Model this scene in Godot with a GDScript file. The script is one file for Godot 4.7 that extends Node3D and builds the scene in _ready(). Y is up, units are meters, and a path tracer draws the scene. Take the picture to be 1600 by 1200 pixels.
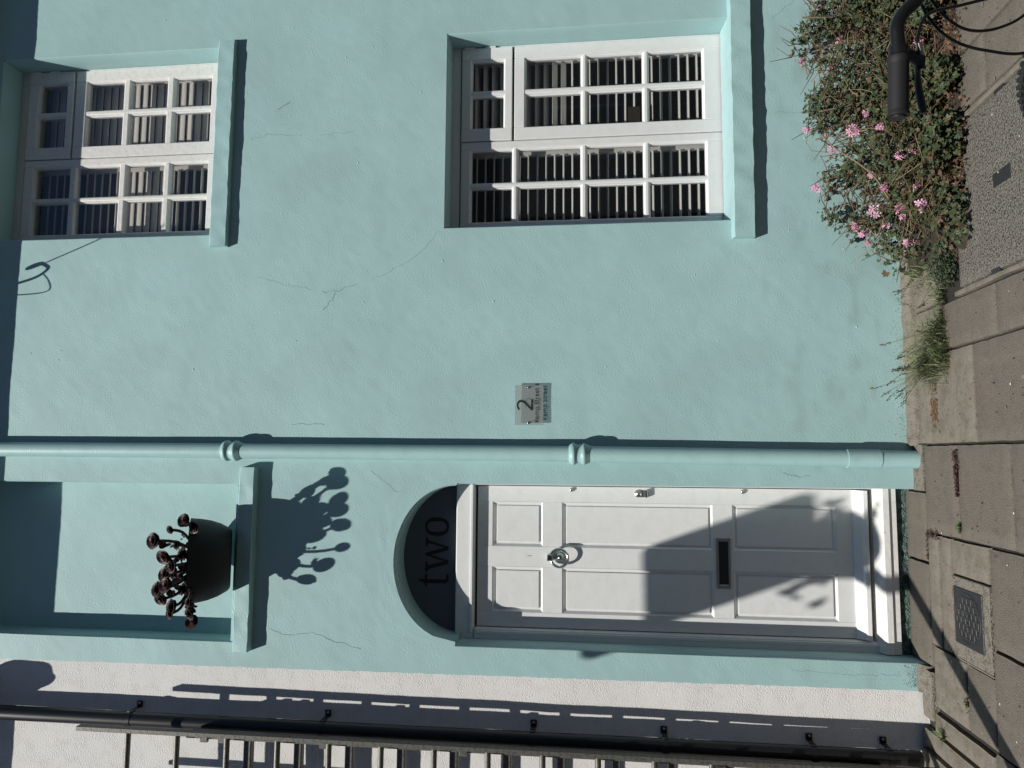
extends Node3D

var M := {}            # materials by name
var taken := {}
var rng := RandomNumberGenerator.new()
var broad := FastNoiseLite.new()
var fine := FastNoiseLite.new()

# ------------------------------------------------------------------ helpers: names, things, parts
func numbered(called: String) -> String:
	var n: int = taken.get(called, 0)
	taken[called] = n + 1
	return called if n == 0 else "%s_%03d" % [called, n]

func thing(called: String, label: String, category: String, at := Vector3.ZERO, group := "") -> Node3D:
	var o = Node3D.new()
	o.name = numbered(called)
	add_child(o)
	o.position = at
	tag(o, label, category, group)
	return o

func tag(o: Node3D, label: String, category: String, group := "") -> void:
	o.set_meta("label", label)
	o.set_meta("category", category)
	if group:
		o.set_meta("group", group)

# vertices are given in world metres; the node sits at its thing's base
func part(called: String, mesh: Mesh, m: Material, parent: Node3D, at := Vector3.ZERO) -> MeshInstance3D:
	var o = MeshInstance3D.new()
	o.name = called
	o.mesh = mesh
	o.material_override = m
	o.cast_shadow = GeometryInstance3D.SHADOW_CASTING_SETTING_ON
	parent.add_child(o, true)
	var up = Vector3.ZERO
	var p: Node = parent
	while p is Node3D and p != self:
		up += p.position
		p = p.get_parent()
	o.position = at - up
	return o

func structure(called: String, mesh: Mesh, m: Material) -> MeshInstance3D:
	var o = part(numbered(called), mesh, m, self)
	o.set_meta("kind", "structure")
	return o

# ------------------------------------------------------------------ helpers: shapes
func start(smooth := false) -> SurfaceTool:
	var st = SurfaceTool.new()
	st.begin(Mesh.PRIMITIVE_TRIANGLES)
	st.set_smooth_group(0 if smooth else -1)
	return st

func done(st: SurfaceTool) -> ArrayMesh:
	st.generate_normals()
	return st.commit()

func tri(st: SurfaceTool, a: Vector3, b: Vector3, c: Vector3) -> void:
	st.add_vertex(a); st.add_vertex(b); st.add_vertex(c)

func quad(st: SurfaceTool, a: Vector3, b: Vector3, c: Vector3, d: Vector3) -> void:
	tri(st, a, b, c)
	tri(st, a, c, d)

# box with chamfered edges
func cbox(st: SurfaceTool, lo: Vector3, hi: Vector3, c := 0.003) -> void:
	var mid = (lo + hi) * 0.5
	var h = (hi - lo) * 0.5
	c = minf(c, minf(h.x, minf(h.y, h.z)) * 0.9)
	for ax in 3:
		var u = (ax + 1) % 3
		var v = (ax + 2) % 3
		for s in [-1.0, 1.0]:
			var p: Array[Vector3] = []
			for k in [[-1, -1], [1, -1], [1, 1], [-1, 1]]:
				var q = Vector3.ZERO
				q[ax] = s * h[ax]
				q[u] = k[0] * (h[u] - c)
				q[v] = k[1] * (h[v] - c)
				p.append(mid + q)
			if s > 0:
				quad(st, p[3], p[2], p[1], p[0])
			else:
				quad(st, p[0], p[1], p[2], p[3])
		for su in [-1.0, 1.0]:
			for sv in [-1.0, 1.0]:
				var e: Array[Vector3] = []
				for w in [[-1.0, 0], [1.0, 0], [1.0, 1], [-1.0, 1]]:
					var q = Vector3.ZERO
					q[ax] = w[0] * (h[ax] - c)
					q[u] = su * (h[u] - (c if w[1] == 1 else 0.0))
					q[v] = sv * (h[v] - (0.0 if w[1] == 1 else c))
					e.append(mid + q)
				if su * sv > 0:
					quad(st, e[0], e[1], e[2], e[3])
				else:
					quad(st, e[3], e[2], e[1], e[0])
	for sx in [-1.0, 1.0]:
		for sy in [-1.0, 1.0]:
			for sz in [-1.0, 1.0]:
				var a = mid + Vector3(sx * h.x, sy * (h.y - c), sz * (h.z - c))
				var b = mid + Vector3(sx * (h.x - c), sy * h.y, sz * (h.z - c))
				var d = mid + Vector3(sx * (h.x - c), sy * (h.y - c), sz * h.z)
				if sx * sy * sz > 0:
					tri(st, a, d, b)
				else:
					tri(st, a, b, d)

func boxm(lo: Vector3, hi: Vector3, c := 0.003) -> ArrayMesh:
	var st = start()
	cbox(st, lo, hi, c)
	return done(st)

func frame_at(dir: Vector3) -> Array:
	var up = Vector3.UP if absf(dir.y) < 0.9 else Vector3.RIGHT
	var s = dir.cross(up).normalized()
	return [s, s.cross(dir).normalized()]

func tube(st: SurfaceTool, pts: Array, radii, seg := 10, caps := true) -> void:
	var n = pts.size()
	var rings = []
	var side = Vector3.ZERO
	for i in n:
		var d: Vector3 = (pts[mini(i + 1, n - 1)] - pts[maxi(i - 1, 0)]).normalized()
		if side == Vector3.ZERO:
			side = frame_at(d)[0]
		else:
			side = (side - d * side.dot(d)).normalized()
		var up = side.cross(d).normalized()
		var r: float = radii[i] if radii is Array else radii
		var ring = PackedVector3Array()
		for k in seg:
			var a = TAU * k / seg
			ring.append(pts[i] + (side * cos(a) + up * sin(a)) * r)
		rings.append(ring)
	for i in n - 1:
		for k in seg:
			var k2 = (k + 1) % seg
			quad(st, rings[i][k], rings[i + 1][k], rings[i + 1][k2], rings[i][k2])
	if caps:
		st.set_smooth_group(-1)
		for k in range(1, seg - 1):
			tri(st, rings[0][0], rings[0][k], rings[0][k + 1])
			tri(st, rings[n - 1][0], rings[n - 1][k + 1], rings[n - 1][k])
		st.set_smooth_group(0)

func tubem(pts: Array, radii, seg := 12, caps := true) -> ArrayMesh:
	var st = start(true)
	tube(st, pts, radii, seg, caps)
	return done(st)

func curve(pts: Array, steps := 6) -> Array:
	var c = Curve3D.new()
	for i in pts.size():
		var a: Vector3 = pts[maxi(i - 1, 0)]
		var b: Vector3 = pts[mini(i + 1, pts.size() - 1)]
		var t = (b - a) / 6.0
		c.add_point(pts[i], -t, t)
	var out = []
	for i in pts.size() - 1:
		for k in steps:
			out.append(c.sample(i, float(k) / steps))
	out.append(pts[-1])
	return out

# profile of [radius, height], turned about a vertical axis
func lathe(st: SurfaceTool, at: Vector3, prof: Array, seg := 32, axis := 1) -> void:
	for i in prof.size() - 1:
		for k in seg:
			var q = []
			for w in [[i, k], [i + 1, k], [i + 1, k + 1], [i, k + 1]]:
				var a: float = TAU * w[1] / seg
				var r: float = prof[w[0]][0]
				var h: float = prof[w[0]][1]
				if axis == 1:
					q.append(at + Vector3(cos(a) * r, h, sin(a) * r))
				else:
					q.append(at + Vector3(cos(a) * r, sin(a) * r, h))
			if axis == 1:
				quad(st, q[0], q[1], q[2], q[3])
			else:
				quad(st, q[3], q[2], q[1], q[0])

func lathem(at: Vector3, prof: Array, seg := 32, axis := 1) -> ArrayMesh:
	var st = start(true)
	lathe(st, at, prof, seg, axis)
	return done(st)

# ------------------------------------------------------------------ helpers: textures and materials
func noise(freq: float, s: int, octaves := 3, kind := FastNoiseLite.TYPE_SIMPLEX_SMOOTH) -> FastNoiseLite:
	var n = FastNoiseLite.new()
	n.seed = s
	n.noise_type = kind
	n.frequency = freq
	n.fractal_type = FastNoiseLite.FRACTAL_FBM if octaves > 1 else FastNoiseLite.FRACTAL_NONE
	n.fractal_octaves = octaves
	return n

func bump(n: FastNoiseLite, size: int, strength: float) -> ImageTexture:
	var im = n.get_seamless_image(size, size)
	im.convert(Image.FORMAT_RGBA8)
	im.bump_map_to_normal_map(strength)
	return ImageTexture.create_from_image(im)

# relief that comes and goes in patches
func patchy(n: FastNoiseLite, where: FastNoiseLite, size: int, strength: float, low: float) -> ImageTexture:
	var a = n.get_seamless_image(size, size)
	var b = where.get_seamless_image(size, size)
	a.convert(Image.FORMAT_L8)
	b.convert(Image.FORMAT_L8)
	var da = a.get_data()
	var db = b.get_data()
	for i in da.size():
		var k = low + (1.0 - low) * smoothstep(90.0, 175.0, db[i])
		da[i] = int(128.0 + (da[i] - 128.0) * k)
	var im = Image.create_from_data(size, size, false, Image.FORMAT_L8, da)
	im.convert(Image.FORMAT_RGBA8)
	im.bump_map_to_normal_map(strength)
	return ImageTexture.create_from_image(im)

# colours blended by noises: every layer is [noise, threshold, softness, colour, most]
func paint(size: int, ground: Color, layers: Array) -> ImageTexture:
	var im = Image.create(size, size, false, Image.FORMAT_RGB8)
	var data = PackedByteArray()
	data.resize(size * size * 3)
	var fields = []
	for l in layers:
		var f: Image = l[0].get_seamless_image(size, size)
		f.convert(Image.FORMAT_L8)
		fields.append(f.get_data())
	for i in size * size:
		var r = ground.r
		var g = ground.g
		var b = ground.b
		for k in layers.size():
			var l: Array = layers[k]
			var t: float = clampf((fields[k][i] / 255.0 - l[1]) / l[2], 0.0, 1.0) * l[4]
			var c: Color = l[3]
			r += (c.r - r) * t
			g += (c.g - g) * t
			b += (c.b - b) * t
		var o = Color(r, g, b).linear_to_srgb()
		data[i * 3] = int(clampf(o.r, 0, 1) * 255.0)
		data[i * 3 + 1] = int(clampf(o.g, 0, 1) * 255.0)
		data[i * 3 + 2] = int(clampf(o.b, 0, 1) * 255.0)
	im.set_data(size, size, false, Image.FORMAT_RGB8, data)
	return ImageTexture.create_from_image(im)

func mat(called: String, c: Color, rough := 0.8, metal := 0.0) -> StandardMaterial3D:
	var m = StandardMaterial3D.new()
	m.resource_name = called
	m.albedo_color = c.linear_to_srgb()
	m.roughness = rough
	m.metallic = metal
	M[called] = m
	return m

func triplanar(m: StandardMaterial3D, tile: float, albedo: Texture2D, normal: Texture2D = null, depth := 1.0) -> void:
	m.uv1_triplanar = true
	m.uv1_world_triplanar = true
	m.uv1_scale = Vector3.ONE / tile
	if albedo:
		m.albedo_texture = albedo
	if normal:
		m.normal_enabled = true
		m.normal_texture = normal
		m.normal_scale = depth

func make_materials() -> void:
	var W = Color(1, 1, 1)
	var plaster_n = patchy(noise(0.085, 3, 3), noise(.006, 4, 3), 1024, 4.0, .25)
	var coarse_n = bump(noise(0.075, 5, 4), 512, 9.0)
	var render_n = patchy(noise(0.09, 7, 4), noise(.008, 8, 3), 1024, 6.0, .45)
	var grain_n = bump(noise(0.25, 9, 2), 512, 5.0)
	var m = mat("teal_render", W, 0.62)
	m.vertex_color_use_as_albedo = true
	triplanar(m, 1.1, paint(512, Color(.95, .95, .95), [[noise(.012, 11, 4), .5, .4, Color(.88, .885, .88), .5], [noise(.004, 12, 3), .5, .3, Color(.90, .89, .885), .8], [noise(.11, 13, 2), .86, .04, Color(.66, .70, .68), .4]]), plaster_n, 0.2)
	m = mat("teal_gloss", Color(.375, .585, .59), 0.45)
	triplanar(m, .9, paint(256, Color(.95, .95, .95), [[noise(.03, 21, 3), .5, .4, Color(.84, .86, .86), .8]]), plaster_n, 0.35)
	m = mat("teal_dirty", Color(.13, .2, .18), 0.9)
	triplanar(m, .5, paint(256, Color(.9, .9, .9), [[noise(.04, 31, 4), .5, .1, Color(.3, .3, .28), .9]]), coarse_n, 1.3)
	m = mat("white_render", Color(.76, .755, .745), 0.85)
	triplanar(m, .9, paint(512, Color(.97, .97, .97), [[noise(.02, 41, 4), .5, .4, Color(.88, .87, .85), .8], [noise(.1, 42, 3), .74, .08, Color(.72, .70, .66), .5]]), render_n, 0.45)
	m = mat("white_paint", Color(.745, .755, .755), 0.42)
	triplanar(m, .7, paint(256, Color(.97, .97, .97), [[noise(.03, 51, 3), .5, .4, Color(.91, .91, .91), .8]]), bump(noise(.03, 52, 3), 256, 2.0), 0.12)
	m = mat("old_white_paint", Color(.76, .75, .73), 0.55)
	triplanar(m, .6, paint(512, Color(.97, .97, .97), [[noise(.03, 53, 3), .5, .4, Color(.86, .85, .82), .8], [noise(.04, 54, 4), .88, .04, Color(.42, .30, .2), .8]]), bump(noise(.05, 55, 3), 256, 3.0), 0.16)
	m = mat("shutter_paint", Color(.72, .72, .70), 0.5)
	m = mat("shutter_cream", Color(.74, .72, .66), 0.6)
	m = mat("glass", Color(.03, .035, .04, 1), 0.02)
	m.transparency = BaseMaterial3D.TRANSPARENCY_ALPHA
	m.albedo_color.a = 0.12
	m = mat("fanlight_glass", Color(.085, .10, .125), 0.3)  # bluish grey reflection put into the even glass colour
	m = mat("plaque_glass", Color(.35, .36, .35), 0.12)
	m.transparency = BaseMaterial3D.TRANSPARENCY_ALPHA
	m.albedo_color.a = 0.36
	mat("black_letter", Color(.004, .004, .005), 0.7)
	mat("room_paint", Color(.16, .145, .13), 0.9)
	m = mat("black_pipe", Color(.012, .013, .015), 0.38)
	triplanar(m, .4, paint(256, Color(.9, .9, .9), [[noise(.09, 61, 3), .8, .06, Color(8, 8, 8), .7]]))
	m = mat("black_pot", Color(.006, .006, .007), 0.6)
	mat("chrome", Color(.55, .56, .56), 0.16, 1.0)
	mat("brushed_steel", Color(.42, .42, .42), 0.35, 1.0)
	m = mat("aluminium", Color(.15, .147, .132), 0.5, 0.4)
	triplanar(m, .3, paint(256, Color(.9, .9, .9), [[noise(.05, 71, 4), .5, .2, Color(.55, .52, .48), .8]]), bump(noise(.1, 72, 3), 256, 3.0), .12)
	m = mat("pavement", Color(.165, .145, .12), 0.9)
	triplanar(m, .7, paint(1024, Color(.95, .95, .95), [[noise(.008, 81, 4), .45, .4, Color(.74, .72, .70), .8], [noise(.075, 82, 2), .52, .2, Color(.52, .50, .47), .75], [noise(.085, 83, 2), .62, .12, Color(1.7, 1.65, 1.55), .6]]), grain_n, 0.9)
	m = mat("pale_concrete", Color(.205, .184, .152), 0.9)
	triplanar(m, .8, paint(512, Color(.95, .95, .95), [[noise(.015, 84, 4), .45, .35, Color(.7, .66, .6), .8], [noise(.09, 85, 2), .55, .2, Color(.68, .66, .62), .6], [noise(.03, 185, 4), .68, .05, Color(.5, .45, .38), .5]]), grain_n, 0.6)
	m = mat("mortar", Color(.21, .19, .16), 0.95)
	triplanar(m, .5, paint(256, Color(.95, .95, .95), [[noise(.04, 86, 4), .5, .25, Color(.6, .57, .5), .9]]), coarse_n, 0.8)
	m = mat("joint", Color(.035, .031, .026), 1.0)
	triplanar(m, .3, paint(256, Color(.9, .9, .9), [[noise(.1, 87, 3), .55, .2, Color(.4, .4, .3), .9]]), coarse_n, 1.0)
	m = mat("aggregate", Color(.21, .195, .17), 0.92)
	triplanar(m, .45, paint(1024, Color(.95, .95, .95), [[noise(.04, 88, 2), .5, .12, Color(.62, .60, .56), .9], [noise(.035, 89, 2), .58, .06, Color(.14, .13, .12), .95], [noise(.04, 90, 2), .62, .06, Color(1.7, 1.62, 1.45), .8]]), coarse_n, 1.6)
	m = mat("asphalt", Color(.05, .05, .052), 0.9)
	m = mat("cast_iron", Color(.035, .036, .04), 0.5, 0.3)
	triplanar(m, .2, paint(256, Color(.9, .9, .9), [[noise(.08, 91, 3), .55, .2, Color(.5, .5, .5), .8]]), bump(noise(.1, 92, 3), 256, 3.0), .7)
	mat("iron_worn", Color(.07, .07, .072), 0.5, 0.4)
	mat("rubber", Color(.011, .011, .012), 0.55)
	mat("rubber_dull", Color(.010, .010, .011), 0.7)
	mat("black_metal", Color(.012, .012, .013), 0.35, 0.2)
	mat("grey_metal", Color(.055, .055, .057), 0.45, 0.5)
	mat("cable_black", Color(.006, .006, .006), 0.22)
	mat("crack", Color(.15, .235, .23), 1.0)
	mat("rust_stain", Color(.13, .065, .03), 1.0)
	mat("splash_dirt", Color(.17, .23, .20), 1.0)
	mat("soil", Color(.035, .026, .018), 1.0)
	m = mat("leaf", W, 0.55)
	m.vertex_color_use_as_albedo = true
	m.backlight_enabled = true
	m.backlight = Color(.02, .03, .01)
	m = mat("stem", W, 0.8)
	m.vertex_color_use_as_albedo = true
	m = mat("petal", W, 0.6)
	m.vertex_color_use_as_albedo = true
	m.backlight_enabled = true
	m.backlight = Color(.15, .05, .1)
	mat("brick_far", Color(.28, .24, .2), 0.9)
	mat("slate", Color(.06, .06, .065), 0.7)
	mat("eave_paint", Color(.4, .5, .5), 0.7)
	mat("brown_board", Color(.03, .022, .016), 0.6)
	mat("blue_cloth", Color(.02, .03, .09), 0.7)

# ------------------------------------------------------------------ the facade
const CX := -0.563      # arch centre, half width, spring line, rise
const AW := 0.397
const SPRING := 2.285
const RISE := 0.33
const DOOR := [-0.983, -0.157]
const WIN := [1.23, 2.337]
const LOW := [0.80, 2.372]
const UPP := [3.68, 5.09]
const NICHE := [-1.005, -0.173]
const NICHE_Y := [3.47, 5.12]

func edge_x(y: float) -> float:      # the crooked joint with the white house
	return -1.115 - 0.0065 * y + 0.004 * fine.get_noise_2d(y * 300.0, 77.0)

func wall_z(x: float, y: float) -> float:
	return 0.0035 * broad.get_noise_2d(x * 100.0, y * 100.0) + 0.0010 * fine.get_noise_2d(x * 100.0, y * 100.0)

func spread(marks: Array, step: float) -> Array:
	marks.sort()
	var out = []
	for i in marks.size() - 1:
		var n = maxi(1, ceili((marks[i + 1] - marks[i]) / step))
		for k in n:
			out.append(marks[i] + (marks[i + 1] - marks[i]) * k / n)
	out.append(marks[-1])
	return out

func arch_y(x: float) -> float:
	var t = (x - CX) / AW
	return SPRING + RISE * sqrt(maxf(0.0, 1.0 - t * t))

func teal_wall_mesh() -> ArrayMesh:
	var e = 0.006   # width of the rounded arris round the openings
	var xs: Array = spread([-1.12, NICHE[0] - e, DOOR[0] - e, CX - AW - e, CX + AW + e, NICHE[1] + e, DOOR[1] + e, WIN[0] - e, WIN[1] + e, 4.2], 0.026)
	var top = SPRING + RISE + 0.10
	var ys: Array = spread([-0.06, LOW[0] - e, SPRING, top, LOW[1] + e, NICHE_Y[0] - e, UPP[0] - e, NICHE_Y[1] + e, UPP[1] + e, 5.75], 0.026)
	var st = start(true)
	var stain = noise(.9, 200, 4)
	var blot = noise(3.2, 201, 4)
	var put = func(x: float, y: float) -> void:
		var px = x
		if x < -1.119:
			px = edge_x(y)
		var c = Color(.385, .595, .605)
		var d = clampf(stain.get_noise_2d(px, y) * 1.6, -1, 1)
		c = c.lerp(Color(.355, .545, .545), 0.5 + 0.5 * d)
		var k = clampf(blot.get_noise_2d(px * 1.0, y * 2.5) * 2.2 - 0.35, 0, 1) * clampf((0.9 - y) / 0.6, 0, 1)
		c = c.lerp(Color(.24, .35, .32), 0.5 * k)
		st.set_color(c)
		st.add_vertex(Vector3(px, y, wall_z(px, y)))
	for i in xs.size() - 1:
		var x0: float = xs[i]
		var x1: float = xs[i + 1]
		var xm = (x0 + x1) * 0.5
		var in_door: bool = xm > DOOR[0] - e and xm < DOOR[1] + e
		var in_arch: bool = xm > CX - AW - e and xm < CX + AW + e
		for j in ys.size() - 1:
			var y0: float = ys[j]
			var y1: float = ys[j + 1]
			var ym = (y0 + y1) * 0.5
			if xm > WIN[0] - e and xm < WIN[1] + e and (ym > LOW[0] - e and ym < LOW[1] + e or ym > UPP[0] - e and ym < UPP[1] + e):
				continue
			if xm > NICHE[0] - e and xm < NICHE[1] + e and ym > NICHE_Y[0] - e and ym < NICHE_Y[1] + e:
				continue
			if in_door and ym < SPRING:
				continue
			var q = [[x0, y0], [x1, y0], [x1, y1], [x0, y1]]
			if in_arch and ym > SPRING and ym < top:
				for c in q:
					var a = arch_edge(c[0], e)
					c[1] = a + (c[1] - SPRING) / (top - SPRING) * (top - a)
			for t in [0, 2, 1, 0, 3, 2]:
				put.call(q[t][0], q[t][1])
	return done(st)

func arch_edge(x: float, e: float) -> float:
	var t = clampf((x - CX) / (AW + e), -1, 1)
	return SPRING + (RISE + e) * sqrt(maxf(0.0, 1.0 - t * t))

# arris, then reveal from the front edge to the depth
func reveal_mesh(outline: Array, depth: float, closed: bool, c: Color, e := 0.006) -> ArrayMesh:
	var st = start(true)
	var n = outline.size()
	for i in (n if closed else n - 1):
		var p: Vector2 = outline[i]
		var q: Vector2 = outline[(i + 1) % n]
		var len = p.distance_to(q)
		var steps = maxi(1, ceili(len / 0.05))
		var o = Vector2(-(q - p).y, (q - p).x).normalized() * e
		st.set_smooth_group(i)
		for k in steps:
			var a = p.lerp(q, float(k) / steps)
			var b = p.lerp(q, float(k + 1) / steps)
			var rows = [[o, 0.0], [Vector2.ZERO, e], [Vector2.ZERO, depth * 0.5], [Vector2.ZERO, depth]]
			for r in 3:
				var v = []
				for w in [[a, r], [b, r], [b, r + 1], [a, r + 1]]:
					var f: Vector2 = w[0] + rows[w[1]][0]
					var z: float = -rows[w[1]][1]
					if w[1] == 0:
						z = wall_z(f.x, f.y)
					elif w[1] == 2:
						f += o.normalized() * 0.0025 * broad.get_noise_2d(f.x * 160.0, f.y * 160.0)
					v.append(Vector3(f.x, f.y, z))
				st.set_color(c)
				quad(st, v[0], v[1], v[2], v[3])
	return done(st)

func rect_outline(x: Array, y: Array) -> Array:
	return [Vector2(x[0], y[0]), Vector2(x[0], y[1]), Vector2(x[1], y[1]), Vector2(x[1], y[0])]

func sill_mesh(x0: float, x1: float, ytop: float, ybot: float, z: float, s: int) -> ArrayMesh:
	# a rough, thickly painted stone sill with a sloping top
	var st = start(true)
	var n = noise(9.0, s, 3)
	var prof = [Vector2(-0.13, ytop + .022), Vector2(z - .004, ytop + .002), Vector2(z, ytop - .003), Vector2(z, ytop - .03), Vector2(z, ybot + .03), Vector2(z, ybot + .003), Vector2(z - .004, ybot), Vector2(-0.01, ybot - .001)]
	var steps = ceili((x1 - x0) / 0.03)
	for i in steps:
		for j in prof.size() - 1:
			st.set_smooth_group([1, 2, 3, 3, 3, 4, 5][j])
			var v = []
			for w in [[i, j], [i + 1, j], [i + 1, j + 1], [i, j + 1]]:
				var x: float = x0 + (x1 - x0) * w[0] / steps
				var p: Vector2 = prof[w[1]]
				v.append(Vector3(x, p.y + .004 * n.get_noise_2d(x, p.y + p.x), p.x + .005 * n.get_noise_2d(x + 7.0, p.y)))
			quad(st, v[3], v[2], v[1], v[0])
	for s2 in [0, 1]:
		var x: float = x0 if s2 == 0 else x1
		st.set_smooth_group(-1)
		for j in range(1, prof.size() - 1):
			var v = []
			for k in [0, j, j + 1]:
				var p: Vector2 = prof[k]
				v.append(Vector3(x, p.y + .004 * n.get_noise_2d(x, p.y + p.x), p.x + .005 * n.get_noise_2d(x + 7.0, p.y)))
			if s2 == 0:
				tri(st, v[0], v[2], v[1])
			else:
				tri(st, v[0], v[1], v[2])
	return done(st)

func crack(parent: Node3D, pts: Array, w: float) -> void:
	var st = start()
	var prev = Vector2.ZERO
	var pw = 0.0
	for i in pts.size() - 1:
		var a = Vector2(pts[i][0], pts[i][1])
		var b = Vector2(pts[i + 1][0], pts[i + 1][1])
		var n = maxi(2, int(a.distance_to(b) / 0.02))
		for k in n + 1:
			var p = a.lerp(b, float(k) / n)
			p += Vector2(fine.get_noise_2d(p.x * 400, p.y * 400), fine.get_noise_2d(p.x * 400 + 50, p.y * 400)) * 0.012
			var nw = w * (0.45 + 0.9 * absf(broad.get_noise_2d(p.x * 900, p.y * 900 + 9)))
			if not (i == 0 and k == 0) and p.distance_to(prev) > 0.001:
				var o = (p - prev).orthogonal().normalized()
				var z = wall_z(p.x, p.y) + .0012
				var z0 = wall_z(prev.x, prev.y) + .0012
				quad(st, Vector3(prev.x - o.x * pw, prev.y - o.y * pw, z0), Vector3(prev.x + o.x * pw, prev.y + o.y * pw, z0), Vector3(p.x + o.x * nw, p.y + o.y * nw, z), Vector3(p.x - o.x * nw, p.y - o.y * nw, z))
			prev = p
			pw = nw
	part("crack", done(st), M.crack, parent)

func bar(lo: Vector3, hi: Vector3, vertical: bool, c: float) -> ArrayMesh:
	# moulded bar: square back, two hollow slopes up to a narrow flat nose
	var st = start()
	var w0 = lo.x if vertical else lo.y
	var w1 = hi.x if vertical else hi.y
	var p = [Vector2(w0, lo.z), Vector2(w0, hi.z - .017), Vector2(w0 + c * .35, hi.z - .011), Vector2(w0 + c * .55, hi.z - .003), Vector2(w0 + c, hi.z), Vector2(w1 - c, hi.z), Vector2(w1 - c * .55, hi.z - .003), Vector2(w1 - c * .35, hi.z - .011), Vector2(w1, hi.z - .017), Vector2(w1, lo.z)]
	for i in p.size():
		var a = p[i]
		var b = p[(i + 1) % p.size()]
		if vertical:
			quad(st, Vector3(a.x, lo.y, a.y), Vector3(a.x, hi.y, a.y), Vector3(b.x, hi.y, b.y), Vector3(b.x, lo.y, b.y))
		else:
			quad(st, Vector3(lo.x, a.x, a.y), Vector3(lo.x, b.x, b.y), Vector3(hi.x, b.x, b.y), Vector3(hi.x, a.x, a.y))
	return done(st)

func glass_pane(parent: Node3D, x0: float, x1: float, y0: float, y1: float, z: float) -> void:
	part("pane", boxm(Vector3(x0, y0, z - .004), Vector3(x1, y1, z), .0005), M.glass, parent)

# a casement: an outer rectangle, the glazed rows and columns in it
func casement(parent: Node3D, m: Material, outer: Array, cols: Array, rows: Array, z: float) -> void:
	var x0: float = outer[0]
	var x1: float = outer[1]
	var y0: float = outer[2]
	var y1: float = outer[3]
	var gx0: float = cols[0][0]
	var gx1: float = cols[-1][1]
	var gy0: float = rows[-1][0]
	var gy1: float = rows[0][1]
	var st = start()
	cbox(st, Vector3(x0, y0, z - .045), Vector3(gx0 - .009, y1, z), .003)
	cbox(st, Vector3(gx1 + .009, y0, z - .045), Vector3(x1, y1, z), .003)
	cbox(st, Vector3(gx0 - .009, gy1 + .009, z - .045), Vector3(gx1 + .009, y1, z - .0012), .003)
	cbox(st, Vector3(gx0 - .009, y0, z - .045), Vector3(gx1 + .009, gy0 - .009, z - .0012), .003)
	# moulded inner edge: a sloping band down to the glass
	var a = [Vector3(gx0 - .009, gy0 - .009, z - .007), Vector3(gx1 + .009, gy0 - .009, z - .007), Vector3(gx1 + .009, gy1 + .009, z - .007), Vector3(gx0 - .009, gy1 + .009, z - .007)]
	var b = [Vector3(gx0, gy0, z - .022), Vector3(gx1, gy0, z - .022), Vector3(gx1, gy1, z - .022), Vector3(gx0, gy1, z - .022)]
	for i in 4:
		var k = (i + 1) % 4
		var md = (a[i] + b[i]) * .5 + Vector3(0, 0, .0035)
		var mk = (a[k] + b[k]) * .5 + Vector3(0, 0, .0035)
		quad(st, a[i], md, mk, a[k])
		quad(st, md, b[i], b[k], mk)
		quad(st, b[i], b[i] + Vector3(0, 0, -.02), b[k] + Vector3(0, 0, -.02), b[k])
	part("sash", done(st), m, parent)
	for i in cols.size() - 1:
		part("glazing_bar", bar(Vector3(cols[i][1], gy0 - .008, z - .042), Vector3(cols[i + 1][0], gy1 + .008, z - .004), true, .014), m, parent)
	for i in rows.size() - 1:
		var c = 0
		for col in cols:
			part("glazing_bar", bar(Vector3(col[0] - .011, rows[i + 1][1], z - .041), Vector3(col[1] + .011, rows[i][0], z - .0052), false, .014), m, parent)
			c += 1
	for col in cols:
		for row in rows:
			glass_pane(parent, col[0] - .004, col[1] + .004, row[0] - .004, row[1] + .004, z - .024)

func window(house: Node3D, m: Material, yv: Array, hopper: Array, rrows: Array, lrows: Array) -> void:
	var w = Node3D.new()
	w.name = "window"
	house.add_child(w, true)
	w.position = Vector3(1.78, yv[0], -.14) - house.position
	var z = -.142
	var st = start()
	var y0: float = yv[0]
	var y1: float = yv[1]
	cbox(st, Vector3(WIN[0] - .01, y1 - .048, -.20), Vector3(WIN[1] + .01, y1 + .01, -.150), .003)
	cbox(st, Vector3(WIN[0] - .01, y0 - .02, -.20), Vector3(WIN[0] + .026, y1 - .048, -.150), .003)
	cbox(st, Vector3(WIN[1] - .010, y0 - .02, -.20), Vector3(WIN[1] + .01, y1 - .048, -.150), .003)
	cbox(st, Vector3(WIN[0] - .01, y0 - .05, -.20), Vector3(WIN[1] + .01, y0 + .012, -.118), .006)
	part("window_frame", done(st), m, w)
	var bot = y0 + .016
	var top = y1 - .055
	casement(w, m, [1.774, 2.328, hopper[0] - .052, top], [[1.855, 2.037], [2.078, 2.25]], [hopper], z + .004)
	casement(w, m, [1.774, 2.328, bot, hopper[0] - .064], [[1.855, 2.037], [2.078, 2.25]], rrows, z)
	casement(w, m, [1.258, 1.768, bot, top], [[1.306, 1.495], [1.533, 1.717]], lrows, z)
	for y in [y1 - .10, y1 - .22]:
		part("hinge", tubem([Vector3(2.331, y - .03, z + .004), Vector3(2.331, y + .03, z + .004)], .005, 6), m, w)

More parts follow.
